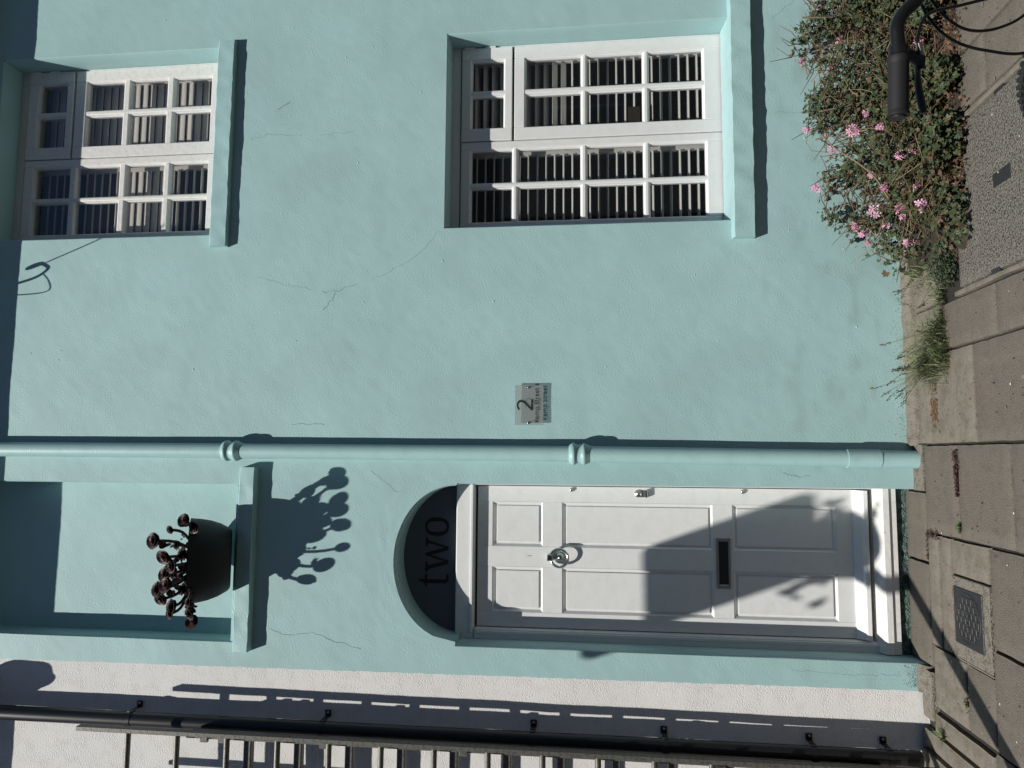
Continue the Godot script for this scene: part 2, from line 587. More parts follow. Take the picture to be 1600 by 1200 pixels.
func shutters(label: String, y0: float, y1: float, tilts: Callable, m: Material, pitch: float) -> void:
	var t = thing("louvre_shutter", label, "shutter", Vector3(1.78, y0, -.26), "shutters behind the teal house windows")
	var n = int((y1 - y0) / pitch)
	var blade = start(true)
	var prof = []
	for k in 10:
		var a = TAU * k / 10
		prof.append(Vector2(cos(a) * .029, sin(a) * .0055))
	for k in 10:
		var p: Vector2 = prof[k]
		var q: Vector2 = prof[(k + 1) % 10]
		quad(blade, Vector3(-.5, p.y, p.x), Vector3(.5, p.y, p.x), Vector3(.5, q.y, q.x), Vector3(-.5, q.y, q.x))
	var bm = done(blade)
	for panel in [[1.245, 1.755, 0], [1.79, 2.315, 1]]:
		var x0: float = panel[0]
		var x1: float = panel[1]
		part("stile", boxm(Vector3(x0, y0, -.275), Vector3(x0 + .036, y1, -.245)), m, t)
		part("stile", boxm(Vector3(x1 - .036, y0, -.275), Vector3(x1, y1, -.245)), m, t)
		part("rail", boxm(Vector3(x0 + .036, y0, -.274), Vector3(x1 - .036, y0 + .05, -.246)), m, t)
		part("rail", boxm(Vector3(x0 + .036, y1 - .05, -.274), Vector3(x1 - .036, y1, -.246)), m, t)
		for i in n:
			var y = y0 + .07 + pitch * i
			if y > y1 - .07:
				break
			var o = part("slat", bm, m, t, Vector3((x0 + x1) * .5, y, -.26))
			o.scale = Vector3(x1 - x0 - .074, 1, 1)
			o.rotation.x = tilts.call(panel[2], y) + rng.randf_range(-.02, .02)

func room(called: String, lo: Vector3, hi: Vector3) -> void:
	# walls, floor and ceiling behind an opening; open towards the street
	var st = start()
	cbox(st, Vector3(lo.x - .1, lo.y - .1, lo.z - .1), Vector3(hi.x + .1, hi.y + .1, lo.z), .001)
	cbox(st, Vector3(lo.x - .1, lo.y - .1, lo.z), Vector3(lo.x, hi.y + .1, hi.z), .001)
	cbox(st, Vector3(hi.x, lo.y - .1, lo.z), Vector3(hi.x + .1, hi.y + .1, hi.z), .001)
	cbox(st, Vector3(lo.x, lo.y - .1, lo.z), Vector3(hi.x, lo.y, hi.z), .001)
	cbox(st, Vector3(lo.x, hi.y, lo.z), Vector3(hi.x, hi.y + .1, hi.z), .001)
	structure(called, done(st), M.room_paint)

func letters(txt: String, serif: bool, x0: float, x1: float, y0: float, h: float, z: float, parent: Node3D, called := "lettering") -> void:
	var tm = TextMesh.new()
	var f = SystemFont.new()
	f.font_names = PackedStringArray(["Droid Serif" if serif else "Droid Sans"])
	tm.font = f
	tm.font_size = 64
	tm.text = txt
	tm.pixel_size = 0.01
	tm.depth = 0.02
	var bb = tm.get_aabb()
	var o = part(called, tm, M.black_letter, parent)
	var sx = (x1 - x0) / bb.size.x
	var sy = h / bb.size.y
	o.scale = Vector3(sx, sy, .1)
	o.position += Vector3(x0 - bb.position.x * sx, y0 - bb.position.y * sy, z)

# ------------------------------------------------------------------ the teal house
func build_house() -> void:
	var house = thing("terraced_house", "teal rendered terraced house with white door and two white windows", "house", Vector3(1.5, 0, 0))
	var teal = Color(.37, .58, .585)
	part("wall", teal_wall_mesh(), M.teal_render, house)
	var arch = [Vector2(DOOR[0], -0.05), Vector2(DOOR[0], SPRING)]
	for i in 41:
		var a = PI - PI * i / 40.0
		arch.append(Vector2(CX + AW * cos(a), SPRING + RISE * sin(a)))
	arch.append(Vector2(DOOR[1], SPRING))
	arch.append(Vector2(DOOR[1], -0.05))
	part("reveal", reveal_mesh(arch, .26, false, teal), M.teal_render, house)
	part("reveal", reveal_mesh(rect_outline(WIN, LOW), .22, false, teal), M.teal_render, house)
	part("reveal", reveal_mesh(rect_outline(WIN, UPP), .22, false, teal), M.teal_render, house)
	part("reveal", reveal_mesh(rect_outline(NICHE, NICHE_Y), .15, false, teal), M.teal_render, house)
	# back of the blind window
	var st = start(true)
	for i in 28:
		for j in 55:
			for w in [[0, 0], [1, 1], [1, 0], [0, 0], [0, 1], [1, 1]]:
				var x: float = -1.01 + .03 * (i + w[0])
				var y: float = 3.45 + .031 * (j + w[1])
				st.set_color(teal)
				st.add_vertex(Vector3(x, y, -.15 + wall_z(x + 3.0, y)))
	part("niche_back", done(st), M.teal_render, house)
	part("window_sill", sill_mesh(1.122, 2.47, .844, .738, .047, 5), M.teal_gloss, house)
	part("window_sill", sill_mesh(1.152, 2.362, 3.710, 3.614, .037, 6), M.teal_gloss, house)
	part("window_sill", sill_mesh(-1.047, -.080, 3.468, 3.384, .050, 7), M.teal_gloss, house)
	part("niche_ledge", boxm(Vector3(-1.0, 3.462, -.149), Vector3(-.178, 3.494, .024), .004), M.teal_gloss, house)
	window(house, M.white_paint, [.835, 2.372], [2.077, 2.255], [[1.636, 1.946], [1.294, 1.598], [.965, 1.254]], [[2.026, 2.255], [1.639, 1.988], [1.292, 1.599], [.955, 1.253]])
	window(house, M.old_white_paint, [3.715, 5.09], [4.789, 4.961], [[4.417, 4.644], [4.134, 4.362], [3.852, 4.08]], [[4.739, 4.962], [4.416, 4.688], [4.13, 4.362], [3.852, 4.08]])
	build_door(house)
	# cornice and roof above the picture
	var r = start()
	cbox(r, Vector3(-1.16, 5.22, .0), Vector3(4.2, 5.30, .20), .005)
	part("cornice", done(r), M.eave_paint, house)
	var g = start(true)
	var gp = []
	for k in 7:
		var a = PI * k / 6
		gp.append(Vector2(.215 - cos(a) * .055, 5.355 - sin(a) * .05))
	for k in 6:
		quad(g, Vector3(-1.20, gp[k].y, gp[k].x), Vector3(-1.20, gp[k + 1].y, gp[k + 1].x), Vector3(4.2, gp[k + 1].y, gp[k + 1].x), Vector3(4.2, gp[k].y, gp[k].x))
	part("gutter", done(g), M.black_pipe, house)
	r = start()
	quad(r, Vector3(-1.16, 5.4, .2), Vector3(4.2, 5.4, .2), Vector3(4.2, 7.6, -3.6), Vector3(-1.16, 7.6, -3.6))
	part("roof", done(r), M.slate, house)
	for c in [[[[1.21, 2.42], [1.13, 2.47], [1.05, 2.56], [.98, 2.70], [.95, 2.78]], .0006], [[[.93, 2.86], [.89, 2.97], [.88, 3.06]], .0010], [[[.90, 3.12], [.93, 3.28], [.98, 3.44]], .0005],
			[[[.88, 2.98], [.78, 3.05]], .001],
			[[[-.93, 3.30], [-.96, 3.20], [-.945, 3.05], [-.98, 2.95], [-1.02, 2.78]], .0009],
			[[[1.78, 3.52], [1.80, 3.40], [1.785, 3.2]], .0008], [[[1.785, 3.1], [1.80, 2.9]], .0005],
			[[[-.08, .62], [-.11, .55], [-.10, .50]], .001],
			[[[2.32, .62], [2.42, .5], [2.55, .42]], .0006],
			[[[-1.04, .62], [-1.05, .4], [-1.045, .1]], .0005],
			[[[1.8, .62], [1.79, .45], [1.8, .40]], .0008],
			[[[-.09, 2.75], [-.16, 2.68], [-.2, 2.6]], .0007],
			[[[.155, 3.2], [.158, 3.02]], .0011],
			[[[1.95, 3.36], [1.99, 3.28]], .0016]]:
		crack(house, c[0], c[1])
	# blobs and pimples left in the paint
	var bl = start(true)
	for i in 130:
		var x = rng.randf_range(-1.1, 2.7)
		var y = rng.randf_range(.05, 5.0)
		if (x > 1.1 and x < 2.45 and (y > .7 and y < 2.42 or y > 3.5)) or (x < -.1 and (y < 2.7 or y > 3.3)) or absf(x) < .12:
			continue
		var r0 = rng.randf_range(.002, .007)
		var p = Vector3(x, y, wall_z(x, y) - r0 * .2)
		lathe(bl, p, [[r0, 0.0], [r0 * .8, r0 * .3], [r0 * .4, r0 * .5], [0.0001, r0 * .55]], 8, 2)
	var bo = part("paint_blob", done(bl), M.teal_gloss, house)
	bo.set_meta("kind", "stuff")
	room("room", Vector3(.9, .5, -2.6), Vector3(3.0, 2.7, -.19))
	room("room", Vector3(.9, 3.4, -2.6), Vector3(3.0, 5.2, -.19))
	var dm = func(panel: int, y: float) -> float:
		return -.5 if panel == 1 and y > 1.70 else .13
	shutters("white louvred shutters with open slats behind the ground floor window", .86, 2.36, dm, M.shutter_paint, .0505)
	var um = func(panel: int, y: float) -> float:
		if panel == 1:
			return 1.25
		return 1.25 if y > 4.13 and y < 4.42 else (.55 if y > 4.4 else .3)
	shutters("cream louvred shutters mostly closed behind the upper window", 3.72, 5.07, um, M.shutter_cream, .0505)
	var bb = thing("window_notice", "small dark brown notice standing behind the lower window pane", "notice", Vector3(1.94, 1.31, -.2))
	part("board", boxm(Vector3(1.862, 1.305, -.196), Vector3(1.962, 1.372, -.192), .002), M.brown_board, bb)

func panel_relief(st: SurfaceTool, x0: float, x1: float, y0: float, y1: float, z: float) -> void:
	# bolection moulding round a recessed panel: outer edge, raised nose, slope, flat field
	var rings = []
	for s in [[0.0, 0.0], [.002, -.0012], [.007, -.007], [.012, -.0125], [.019, -.013], [.0215, -.0125], [.0225, -.0055], [.026, -.005]]:
		rings.append([Vector3(x0 + s[0], y0 + s[0], z + s[1]), Vector3(x1 - s[0], y0 + s[0], z + s[1]), Vector3(x1 - s[0], y1 - s[0], z + s[1]), Vector3(x0 + s[0], y1 - s[0], z + s[1])])
	for i in rings.size() - 1:
		for k in 4:
			var l = (k + 1) % 4
			quad(st, rings[i][k], rings[i + 1][k], rings[i + 1][l], rings[i][l])
	quad(st, rings[-1][3], rings[-1][2], rings[-1][1], rings[-1][0])

func build_door(house: Node3D) -> void:
	var fr = Node3D.new()
	fr.name = "door_frame"
	house.add_child(fr, true)
	fr.position = Vector3(CX, 0, -.16) - house.position
	var W: Material = M.white_paint
	part("jamb", boxm(Vector3(-.99, .12, -.27), Vector3(-.930, 2.215, -.155), .004), W, fr)
	part("jamb", boxm(Vector3(-.956, .12, -.158), Vector3(-.938, 2.2, -.149), .003), W, fr)
	part("jamb", boxm(Vector3(-.166, .15, -.27), Vector3(-.15, 2.215, -.155), .003), W, fr)
	part("transom", boxm(Vector3(-.99, 2.217, -.27), Vector3(-.15, 2.318, -.160), .006), W, fr)
	part("transom_lip", boxm(Vector3(-.955, 2.222, -.159), Vector3(-.165, 2.238, -.150), .003), W, fr)
	# fanlight
	var fl = Node3D.new()
	fl.name = "fanlight"
	house.add_child(fl, true)
	fl.position = Vector3(CX, 2.318, -.19) - house.position
	var st = start()
	for i in 40:
		var a = PI - PI * i / 40.0
		var b = PI - PI * (i + 1) / 40.0
		quad(st, Vector3(CX + (AW + .01) * cos(a), 2.31, -.192), Vector3(CX + (AW + .01) * cos(a), SPRING + (RISE + .01) * sin(a), -.192), Vector3(CX + (AW + .01) * cos(b), SPRING + (RISE + .01) * sin(b), -.192), Vector3(CX + (AW + .01) * cos(b), 2.31, -.192))
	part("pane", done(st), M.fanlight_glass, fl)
	letters("two", true, -.722, -.350, 2.362, .165, -.1905, fl)
	# door leaf with six panels
	var d = Node3D.new()
	d.name = "door"
	house.add_child(d, true)
	d.position = Vector3(-.55, .17, -.2) - house.position
	var x0 = -.926
	var x1 = -.172
	var px = [[-.846, -.607], [-.497, -.258]]
	var py = [[.320, .843], [.945, 1.742], [1.846, 2.122]]
	st = start()
	var z = -.198
	# stiles and rails round the panels
	var xs = [x0, px[0][0], px[0][1], px[1][0], px[1][1], x1]
	for i in [0, 2, 4]:
		cbox(st, Vector3(xs[i], .168, z - .045), Vector3(xs[i + 1], 2.205, z), .002)
	var ys = [.168, py[0][0], py[0][1], py[1][0], py[1][1], py[2][0], py[2][1], 2.205]
	for i in [0, 2, 4, 6]:
		for k in px:
			cbox(st, Vector3(k[0], ys[i], z - .045), Vector3(k[1], ys[i + 1], z - .0006), .001)
	part("leaf", done(st), W, d)
	for k in px:
		for y in py:
			st = start()
			panel_relief(st, k[0], k[1], y[0], y[1], z)
			part("panel", done(st), W, d)
	# letter plate
	st = start()
	var lx = [-.694, -.431]
	var ly = [.855, .931]
	cbox(st, Vector3(lx[0], ly[0], z - .001), Vector3(lx[1], ly[0] + .013, z + .006), .002)
	cbox(st, Vector3(lx[0], ly[1] - .013, z - .001), Vector3(lx[1], ly[1], z + .006), .002)
	cbox(st, Vector3(lx[0], ly[0] + .013, z - .001), Vector3(lx[0] + .02, ly[1] - .013, z + .0055), .002)
	cbox(st, Vector3(lx[1] - .02, ly[0] + .013, z - .001), Vector3(lx[1], ly[1] - .013, z + .0055), .002)
	var lp = part("letter_plate", done(st), M.brushed_steel, d)
	part("slot_dark", boxm(Vector3(lx[0] + .021, ly[0] + .014, z - .001), Vector3(lx[1] - .021, ly[1] - .014, z + .0015), .0005), M.rubber, lp)  # black sheet drawn for the darkness of the open letter slot
	# ring knocker
	st = start(true)
	lathe(st, Vector3(-.552, 1.752, z), [[.034, 0], [.034, .004], [.030, .008], [.018, .010], [.017, .018], [.0, .0185]], 28, 2)
	var kn = part("knocker", done(st), M.chrome, d)
	var ring = []
	for i in 33:
		var a = TAU * i / 32 + PI / 2
		ring.append(Vector3(-.552 + .047 * cos(a), 1.757 + .047 * sin(a), z + .030 - .010 * sin(a)))
	part("ring", tubem(ring, .0075, 10, false), M.chrome, kn)
	part("hinge_block", boxm(Vector3(-.570, 1.792, z), Vector3(-.534, 1.822, z + .034), .004), M.chrome, kn)
	# lock pull and two small studs
	st = start(true)
	lathe(st, Vector3(-.206, 1.335, z), [[.020, 0], [.020, .006], [.016, .009], [.010, .009], [.009, .012], [0, .0125]], 24, 2)
	var lk = part("lock", done(st), M.brushed_steel, d)
	part("pull", boxm(Vector3(-.225, 1.292, z), Vector3(-.187, 1.335, z + .005), .002), M.brushed_steel, lk)
	part("pull_lip", boxm(Vector3(-.226, 1.286, z), Vector3(-.186, 1.298, z + .026), .003), M.chrome, lk)
	for y in [1.692, .790]:
		part("stud", lathem(Vector3(-.190, y, z), [[.011, 0], [.011, .008], [.007, .014], [0, .015]], 18, 2), M.chrome, d)
	part("scratch", boxm(Vector3(-.549, 1.905, z), Vector3(-.546, 1.93, z + .0008), .0002), M.crack, d)
	# weather board, threshold and the rough step under it
	var wb = start()
	var prof = [Vector2(z, .238), Vector2(z + .012, .236), Vector2(z + .036, .205), Vector2(z + .05, .196), Vector2(z + .052, .178), Vector2(z + .04, .172), Vector2(z, .172)]
	for i in prof.size() - 1:
		quad(wb, Vector3(-.925, prof[i].y, prof[i].x), Vector3(-.925, prof[i + 1].y, prof[i + 1].x), Vector3(-.174, prof[i + 1].y, prof[i + 1].x), Vector3(-.174, prof[i].y, prof[i].x))
	for x in [-.925, -.174]:
		for i in range(1, prof.size() - 1):
			tri(wb, Vector3(x, prof[0].y, prof[0].x), Vector3(x, prof[i].y, prof[i].x), Vector3(x, prof[i + 1].y, prof[i + 1].x))
	part("weather_board", done(wb), W, d)
	var th = start()
	prof = [Vector2(-.26, .158), Vector2(-.16, .150), Vector2(-.118, .128), Vector2(-.108, .116), Vector2(-.108, .088), Vector2(-.118, .082), Vector2(-.118, .050), Vector2(-.2, .05)]
	for i in prof.size() - 1:
		quad(th, Vector3(-.98, prof[i].y, prof[i].x), Vector3(-.98, prof[i + 1].y, prof[i + 1].x), Vector3(-.16, prof[i + 1].y, prof[i + 1].x), Vector3(-.16, prof[i].y, prof[i].x))
	part("threshold", done(th), M.old_white_paint, house)
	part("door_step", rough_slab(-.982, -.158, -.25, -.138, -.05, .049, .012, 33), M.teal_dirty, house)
	room("hallway", Vector3(-1.0, .1, -1.6), Vector3(-.14, 2.75, -.272))

# a block with a rough top and front
func rough_slab(x0: float, x1: float, z0: float, z1: float, y0: float, y1: float, amp: float, s: int) -> ArrayMesh:
	var n = noise(14.0, s, 3)
	var st = start(true)
	var nx = ceili((x1 - x0) / .03)
	var prof = [Vector2(z0, y1)]
	for i in 5:
		prof.append(Vector2(lerpf(z0, z1, (i + 1) / 5.0), y1))
	for i in 4:
		prof.append(Vector2(z1, lerpf(y1, y0, (i + 1) / 4.0)))
	for i in nx:
		for j in prof.size() - 1:
			var v = []
			for w in [[i, j], [i + 1, j], [i + 1, j + 1], [i, j + 1]]:
				var x: float = lerpf(x0, x1, float(w[0]) / nx)
				var p: Vector2 = prof[w[1]]
				v.append(Vector3(x, p.y - amp * absf(n.get_noise_2d(x, p.x)), p.x + amp * n.get_noise_2d(x + 9, p.y * 2.0)))
			quad(st, v[3], v[2], v[1], v[0])
	return done(st)

# ------------------------------------------------------------------ pipes, white house, ladder
func build_pipes() -> void:
	var t = thing("downpipe", "teal painted downpipe with two ringed collars beside the white door", "pipe", Vector3(.006, 0, .05))
	var z = .05
	part("pipe", tubem([Vector3(.008, 5.3, z), Vector3(.008, 3.50, z), Vector3(.004, 1.65, z)], .040, 24), M.teal_gloss, t)
	part("pipe", tubem([Vector3(.004, 1.65, z), Vector3(-.010, .31, z)], .0415, 24), M.teal_gloss, t)
	part("coupling", tubem([Vector3(-.009, .335, z), Vector3(-.0105, .18, z)], .0455, 24), M.teal_gloss, t)
	part("shoe", tubem([Vector3(-.0105, .18, z), Vector3(-.012, -.01, z)], .0425, 24), M.teal_gloss, t)
	for y in [3.53, 1.66]:
		var prof = [[.040, -.075], [.045, -.068], [.052, -.05], [.055, -.046], [.055, -.036], [.049, -.03], [.047, -.01], [.049, .0], [.055, .004], [.057, .010], [.056, .018], [.049, .030], [.041, .036]]
		part("collar", lathem(Vector3(.008 if y > 3 else .004, y, z), prof, 28), M.teal_gloss, t)
	# paint filling behind the pipe
	var st = start()
	cbox(st, Vector3(-.030, .0, -.004), Vector3(.030, 5.3, .03), .004)
	part("backing", done(st), M.teal_gloss, t)
	t = thing("downpipe", "black plastic downpipe clipped to the white rendered wall behind ladder", "pipe", Vector3(-1.4, 0, .11))
	z = .079
	part("pipe", tubem([Vector3(-1.402, 5.05, z), Vector3(-1.402, 2.6, z), Vector3(-1.400, .06, z)], .037, 20), M.black_pipe, t)
	for y in [4.0, 2.95, 1.875, 1.23, .54, .2]:
		var c = start(true)
		var ring = []
		for i in 25:
			var a = TAU * i / 24
			ring.append(Vector3(-1.402 + .0395 * cos(a), y, z + .0395 * sin(a)))
		for i in 24:
			quad(c, ring[i] + Vector3(0, -.014, 0), ring[i] + Vector3(0, .014, 0), ring[i + 1] + Vector3(0, .014, 0), ring[i + 1] + Vector3(0, -.014, 0))
		cbox(c, Vector3(-1.366, y - .014, z - .03), Vector3(-1.360, y + .014, z + .012), .001)
		cbox(c, Vector3(-1.368, y - .016, .0), Vector3(-1.332, y + .016, .006), .002)
		cbox(c, Vector3(-1.366, y - .0135, .0), Vector3(-1.3605, y + .0135, z - .031), .001)
		var cp = part("clip", done(c), M.black_pipe, t)
		part("screw", lathem(Vector3(-1.345, y, .006), [[.006, 0], [.005, .003], [0, .004]], 10, 2), M.brushed_steel, cp)
	part("hopper", lathem(Vector3(-1.37, 4.93, .19), [[.03, -.05], [.05, 0], [.085, .06], [.09, .2], [.0, .2]], 20), M.black_pipe, t)

func build_white_house() -> void:
	var t = thing("terraced_house", "white rendered terraced house adjoining the teal wall", "house", Vector3(-2.2, 0, 0))
	var st = start(true)
	for i in 90:
		for j in 130:
			for w in [[0, 0], [1, 1], [1, 0], [0, 0], [0, 1], [1, 1]]:
				var y: float = -.05 + 5.6 * (j + w[1]) / 130.0
				var x: float = lerpf(edge_x(y) + .003, -4.2, (i + w[0]) / 90.0)
				st.add_vertex(Vector3(x, y, -.006 + 1.3 * wall_z(x + 11, y)))
	part("wall", done(st), M.white_render, t)
	part("gutter", boxm(Vector3(-4.2, 5.09, .02), Vector3(-1.30, 5.17, .215), .01), M.black_pipe, t)
	var r = start()
	quad(r, Vector3(-4.2, 5.3, .2), Vector3(-1.16, 5.3, .2), Vector3(-1.16, 7.5, -3.6), Vector3(-4.2, 7.5, -3.6))
	part("roof", done(r), M.slate, t)

func build_ladder() -> void:
	var t = thing("ladder", "grey aluminium extension ladder standing upright against the white wall", "ladder", Vector3(-1.58, 0, .2))
	var al: Material = M.aluminium
	var xr = -1.388
	var w = .40
	for s in [0, 1]:
		var x = xr - .022 - s * (w - .022)
		var st = start()
		cbox(st, Vector3(x, .06, .213), Vector3(x + .022, 4.185, .250), .002)
		part("stile", done(st), al, t)
		part("foot", boxm(Vector3(x - .004, .03, .208), Vector3(x + .026, .10, .256), .004), M.rubber, t)
		st = start()
		var xb = x + (-.024 if s == 0 else .024)
		cbox(st, Vector3(xb, .25, .140), Vector3(xb + .02, 3.62, .146), .001)
		cbox(st, Vector3(xb, .25, .196), Vector3(xb + .02, 3.62, .202), .001)
		cbox(st, Vector3(xb + (.016 if s == 0 else 0.0), .25, .146), Vector3(xb + (.02 if s == 0 else .004), 3.62, .196), .001)
		part("inner_stile", done(st), al, t)
	for i in 15:
		var y = 3.912 - .262 * i
		part("rung", tubem([Vector3(xr - w + .02, y, .232), Vector3(xr - .02, y, .232)], .0145, 12), al, t)
	for i in 12:
		var y = 3.30 - .262 * i
		var st = start()
		cbox(st, Vector3(xr - w + .04, y - .020, .150), Vector3(xr - .04, y + .020, .192), .004)
		part("inner_rung", done(st), al, t)
	for y in [3.52, 3.42, 2.9, 2.2]:
		part("bracket", boxm(Vector3(xr - .06, y - .02, .195), Vector3(xr - .024, y + .02, .214), .003), al, t)
	# it leans a little out of plumb, the foot nearer to the wall
	t.position += Vector3(-.012, 0, -.036)
	t.rotation = Vector3(.0085, 0, -.0028)

# ------------------------------------------------------------------ pavement
func slab(parent: Node3D, x0: float, x1: float, z0: float, z1: float, m: Material, y := 0.0, s := 0) -> MeshInstance3D:
	var g = .0065
	var st = start(true)
	var nx = maxi(2, ceili((x1 - x0) / .06))
	var nz = maxi(2, ceili((z1 - z0) / .06))
	var dy = rng.randf_range(-.0025, .0025)
	var bev = .006 if minf(x1 - x0, z1 - z0) > .06 else .0015
	var tx = rng.randf_range(-.004, .004)
	var tz = rng.randf_range(-.004, .004)
	var xs = [x0 + g]
	var zs = [z0 + g]
	for i in nx + 1:
		xs.append(lerpf(x0 + g + bev, x1 - g - bev, float(i) / nx))
	for i in nz + 1:
		zs.append(lerpf(z0 + g + bev, z1 - g - bev, float(i) / nz))
	xs.append(x1 - g)
	zs.append(z1 - g)
	var pt = func(i: int, j: int, drop: float) -> Vector3:
		var x: float = xs[i]
		var z: float = zs[j]
		var edge: bool = i == 0 or j == 0 or i == xs.size() - 1 or j == zs.size() - 1
		var wob = .0015 * fine.get_noise_2d(x * 200 + s, z * 200)
		return Vector3(x + (wob * 2 if edge else 0.0), y + dy + tx * (x - x0) + tz * (z - z0) + .0018 * broad.get_noise_2d(x * 120 + 40, z * 120) - (bev * .8 + absf(wob) if edge else 0.0) - drop, z + (wob * 2 if edge else 0.0))
	for i in xs.size() - 1:
		for j in zs.size() - 1:
			quad(st, pt.call(i, j, 0.0), pt.call(i + 1, j, 0.0), pt.call(i + 1, j + 1, 0.0), pt.call(i, j + 1, 0.0))
	for i in xs.size() - 1:
		for j in [0, zs.size() - 1]:
			quad(st, pt.call(i, j, 0.0), pt.call(i + 1, j, 0.0), pt.call(i + 1, j, .03), pt.call(i, j, .03))
	for j in zs.size() - 1:
		for i in [0, xs.size() - 1]:
			quad(st, pt.call(i, j, 0.0), pt.call(i, j + 1, 0.0), pt.call(i, j + 1, .03), pt.call(i, j, .03))
	return part("slab", done(st), m, parent)

func build_ground() -> void:
	structure("ground", boxm(Vector3(-60, -.5, 1.83), Vector3(60, -.125, 60), .01), M.asphalt)
	var pv = structure("pavement", boxm(Vector3(-8, -.3, -1.2), Vector3(8, -.022, 1.66), .002), M.joint)
	var kb = structure("kerb", boxm(Vector3(-8, -.3, 1.664), Vector3(8, -.004, 1.82), .012), M.pale_concrete)
	kb.set_meta("kind", "structure")
	var P: Material = M.pavement
	var Q: Material = M.pale_concrete
	# beside the door, under the pipe and along the teal wall
	for a in [[-.357, .058, .100, .430, P], [-.357, .058, .430, .856, P], [-.357, .058, .856, 1.36, P], [.058, .476, .205, .610, Q], [.058, .476, .610, 1.36, P], [.476, .688, .345, .820, P], [.476, .688, .820, 1.36, P],
			[-.87, -.357, .215, .325, Q], [-.513, -.357, .325, .650, Q], [-.870, -.862, .325, .650, Q], [-.76, -.357, .650, 1.10, P], [-.76, -.357, 1.10, 1.36, P],
			[-1.155, -.87, .110, .420, Q], [-1.155, -.87, .420, .650, P], [-1.155, -.76, .650, 1.0, P], [-1.155, -.76, 1.0, 1.36, P],
			[-.87, -.357, .105, .215, Q], [-.5, -.165, -.136, .100, P], [-.98, -.5, -.136, .105, P],
			[1.462, 1.715, .62, .835, P], [1.462, 1.715, .835, 1.36, P], [1.715, 2.36, .62, 1.36, P], [2.36, 3.0, .62, 1.36, P], [3.0, 3.7, .62, 1.36, P], [3.7, 4.4, .3, 1.36, P],
			[-1.155, -.5, 1.36, 1.66, P], [-.5, .2, 1.36, 1.66, P], [.2, .9, 1.36, 1.66, P], [.9, 1.6, 1.36, 1.66, P], [1.6, 2.3, 1.36, 1.66, P], [2.3, 3.1, 1.36, 1.66, P], [3.1, 4.0, 1.36, 1.66, P],
			[-1.75, -1.155, .62, 1.0, P], [-1.75, -1.155, 1.0, 1.66, P], [-2.5, -1.75, .62, 1.1, P], [-2.5, -1.75, 1.1, 1.66, P], [-3.3, -2.5, .62, 1.66, P]]:
		slab(pv, a[0], a[1], a[2], a[3], a[4], 0.0, rng.randi() % 1000)
	# thin concrete strip and mortar fillet along the foot of the wall
	slab(pv, .058, .70, .058, .205, Q, .001, 4)
	slab(pv, .476, .70, .205, .345, Q, .0, 6)
	slab(pv, .70, 4.2, .058, .34, Q, -.004, 9)
	var st = start(true)
	var n = noise(9.0, 12, 3)
	for seg in [[.055, 4.2], [-1.115, -.985]]:
		var steps = ceili((seg[1] - seg[0]) / .03)
		var prof = [Vector2(-.004, .030), Vector2(.012, .027), Vector2(.040, .016), Vector2(.057, .005), Vector2(.060, -.02)]
		for i in steps:
			for j in 4:
				var v = []
				for w in [[i, j], [i + 1, j], [i + 1, j + 1], [i, j + 1]]:
					var x: float = lerpf(seg[0], seg[1], float(w[0]) / steps)
					var p: Vector2 = prof[w[1]]
					v.append(Vector3(x, p.y + .006 * n.get_noise_2d(x, p.x), p.x + .006 * n.get_noise_2d(x * .6, 5.0 + p.x)))
				quad(st, v[3], v[2], v[1], v[0])
	part("fillet", done(st), M.mortar, pv)
	part("fillet", rough_slab(-1.22, -1.0, .005, .10, -.03, .012, .008, 51), M.mortar, pv)
	part("fillet", rough_slab(-.16, .06, .0, .105, -.03, .010, .008, 52), M.mortar, pv)
	# neighbour's bottom step with moulded bands
	for b in [[.0, .62, -1.62, -1.36, .03], [.0, .62, -1.36, -1.27, .012], [.10, .62, -1.27, -1.175, .004]]:
		slab(pv, b[2], b[3], b[0], b[1], Q, b[4], 7)
	slab(pv, -3.3, -1.62, .0, .62, Q, .03, 8)
	# exposed aggregate panel in its concrete rim
	slab(pv, .722, 1.425, .53, 1.62, M.aggregate, -.001, 3)
	slab(pv, .690, .722, .49, 1.62, Q, .002, 1)
	slab(pv, 1.425, 1.460, .49, 1.62, Q, .002, 2)
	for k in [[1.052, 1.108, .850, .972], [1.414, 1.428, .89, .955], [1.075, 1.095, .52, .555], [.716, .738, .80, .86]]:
		part("keyhole_dark", boxm(Vector3(k[0], -.006, k[2]), Vector3(k[1], .0035, k[3]), .001), M.cast_iron, pv)  # dark flush pieces drawn for the shade inside open lifting slots
	# planting bed
	st = start(true)
	for i in 60:
		for j in 12:
			var v = []
			for w in [[0, 0], [1, 0], [1, 1], [0, 1]]:
				var x: float = .86 + .06 * (i + w[0])
				var z: float = .055 + .05 * (j + w[1])
				v.append(Vector3(x, .006 + .02 * absf(n.get_noise_2d(x * 2, z * 2)) - (.02 if j + w[1] == 12 or i + w[0] == 0 else 0.0), z))
			quad(st, v[0], v[1], v[2], v[3])
	part("soil", done(st), M.soil, pv)
	# rust coloured stain on the concrete, as flakes of dirt
	st = start()
	for i in 150:
		var x = .22 + rng.randfn() * .045
		var z = .245 + rng.randfn() * .016
		var r = rng.randf_range(.002, .007)
		var p = Vector3(x, .0045, z)
		for k in 5:
			tri(st, p, p + Vector3(cos(TAU * k / 5) * r, -.0015, sin(TAU * k / 5) * r * .7), p + Vector3(cos(TAU * (k + 1) / 5) * r, -.0015, sin(TAU * (k + 1) / 5) * r * .7))
	var o = part("stain", done(st), M.rust_stain, pv)
	o.set_meta("kind", "stuff")
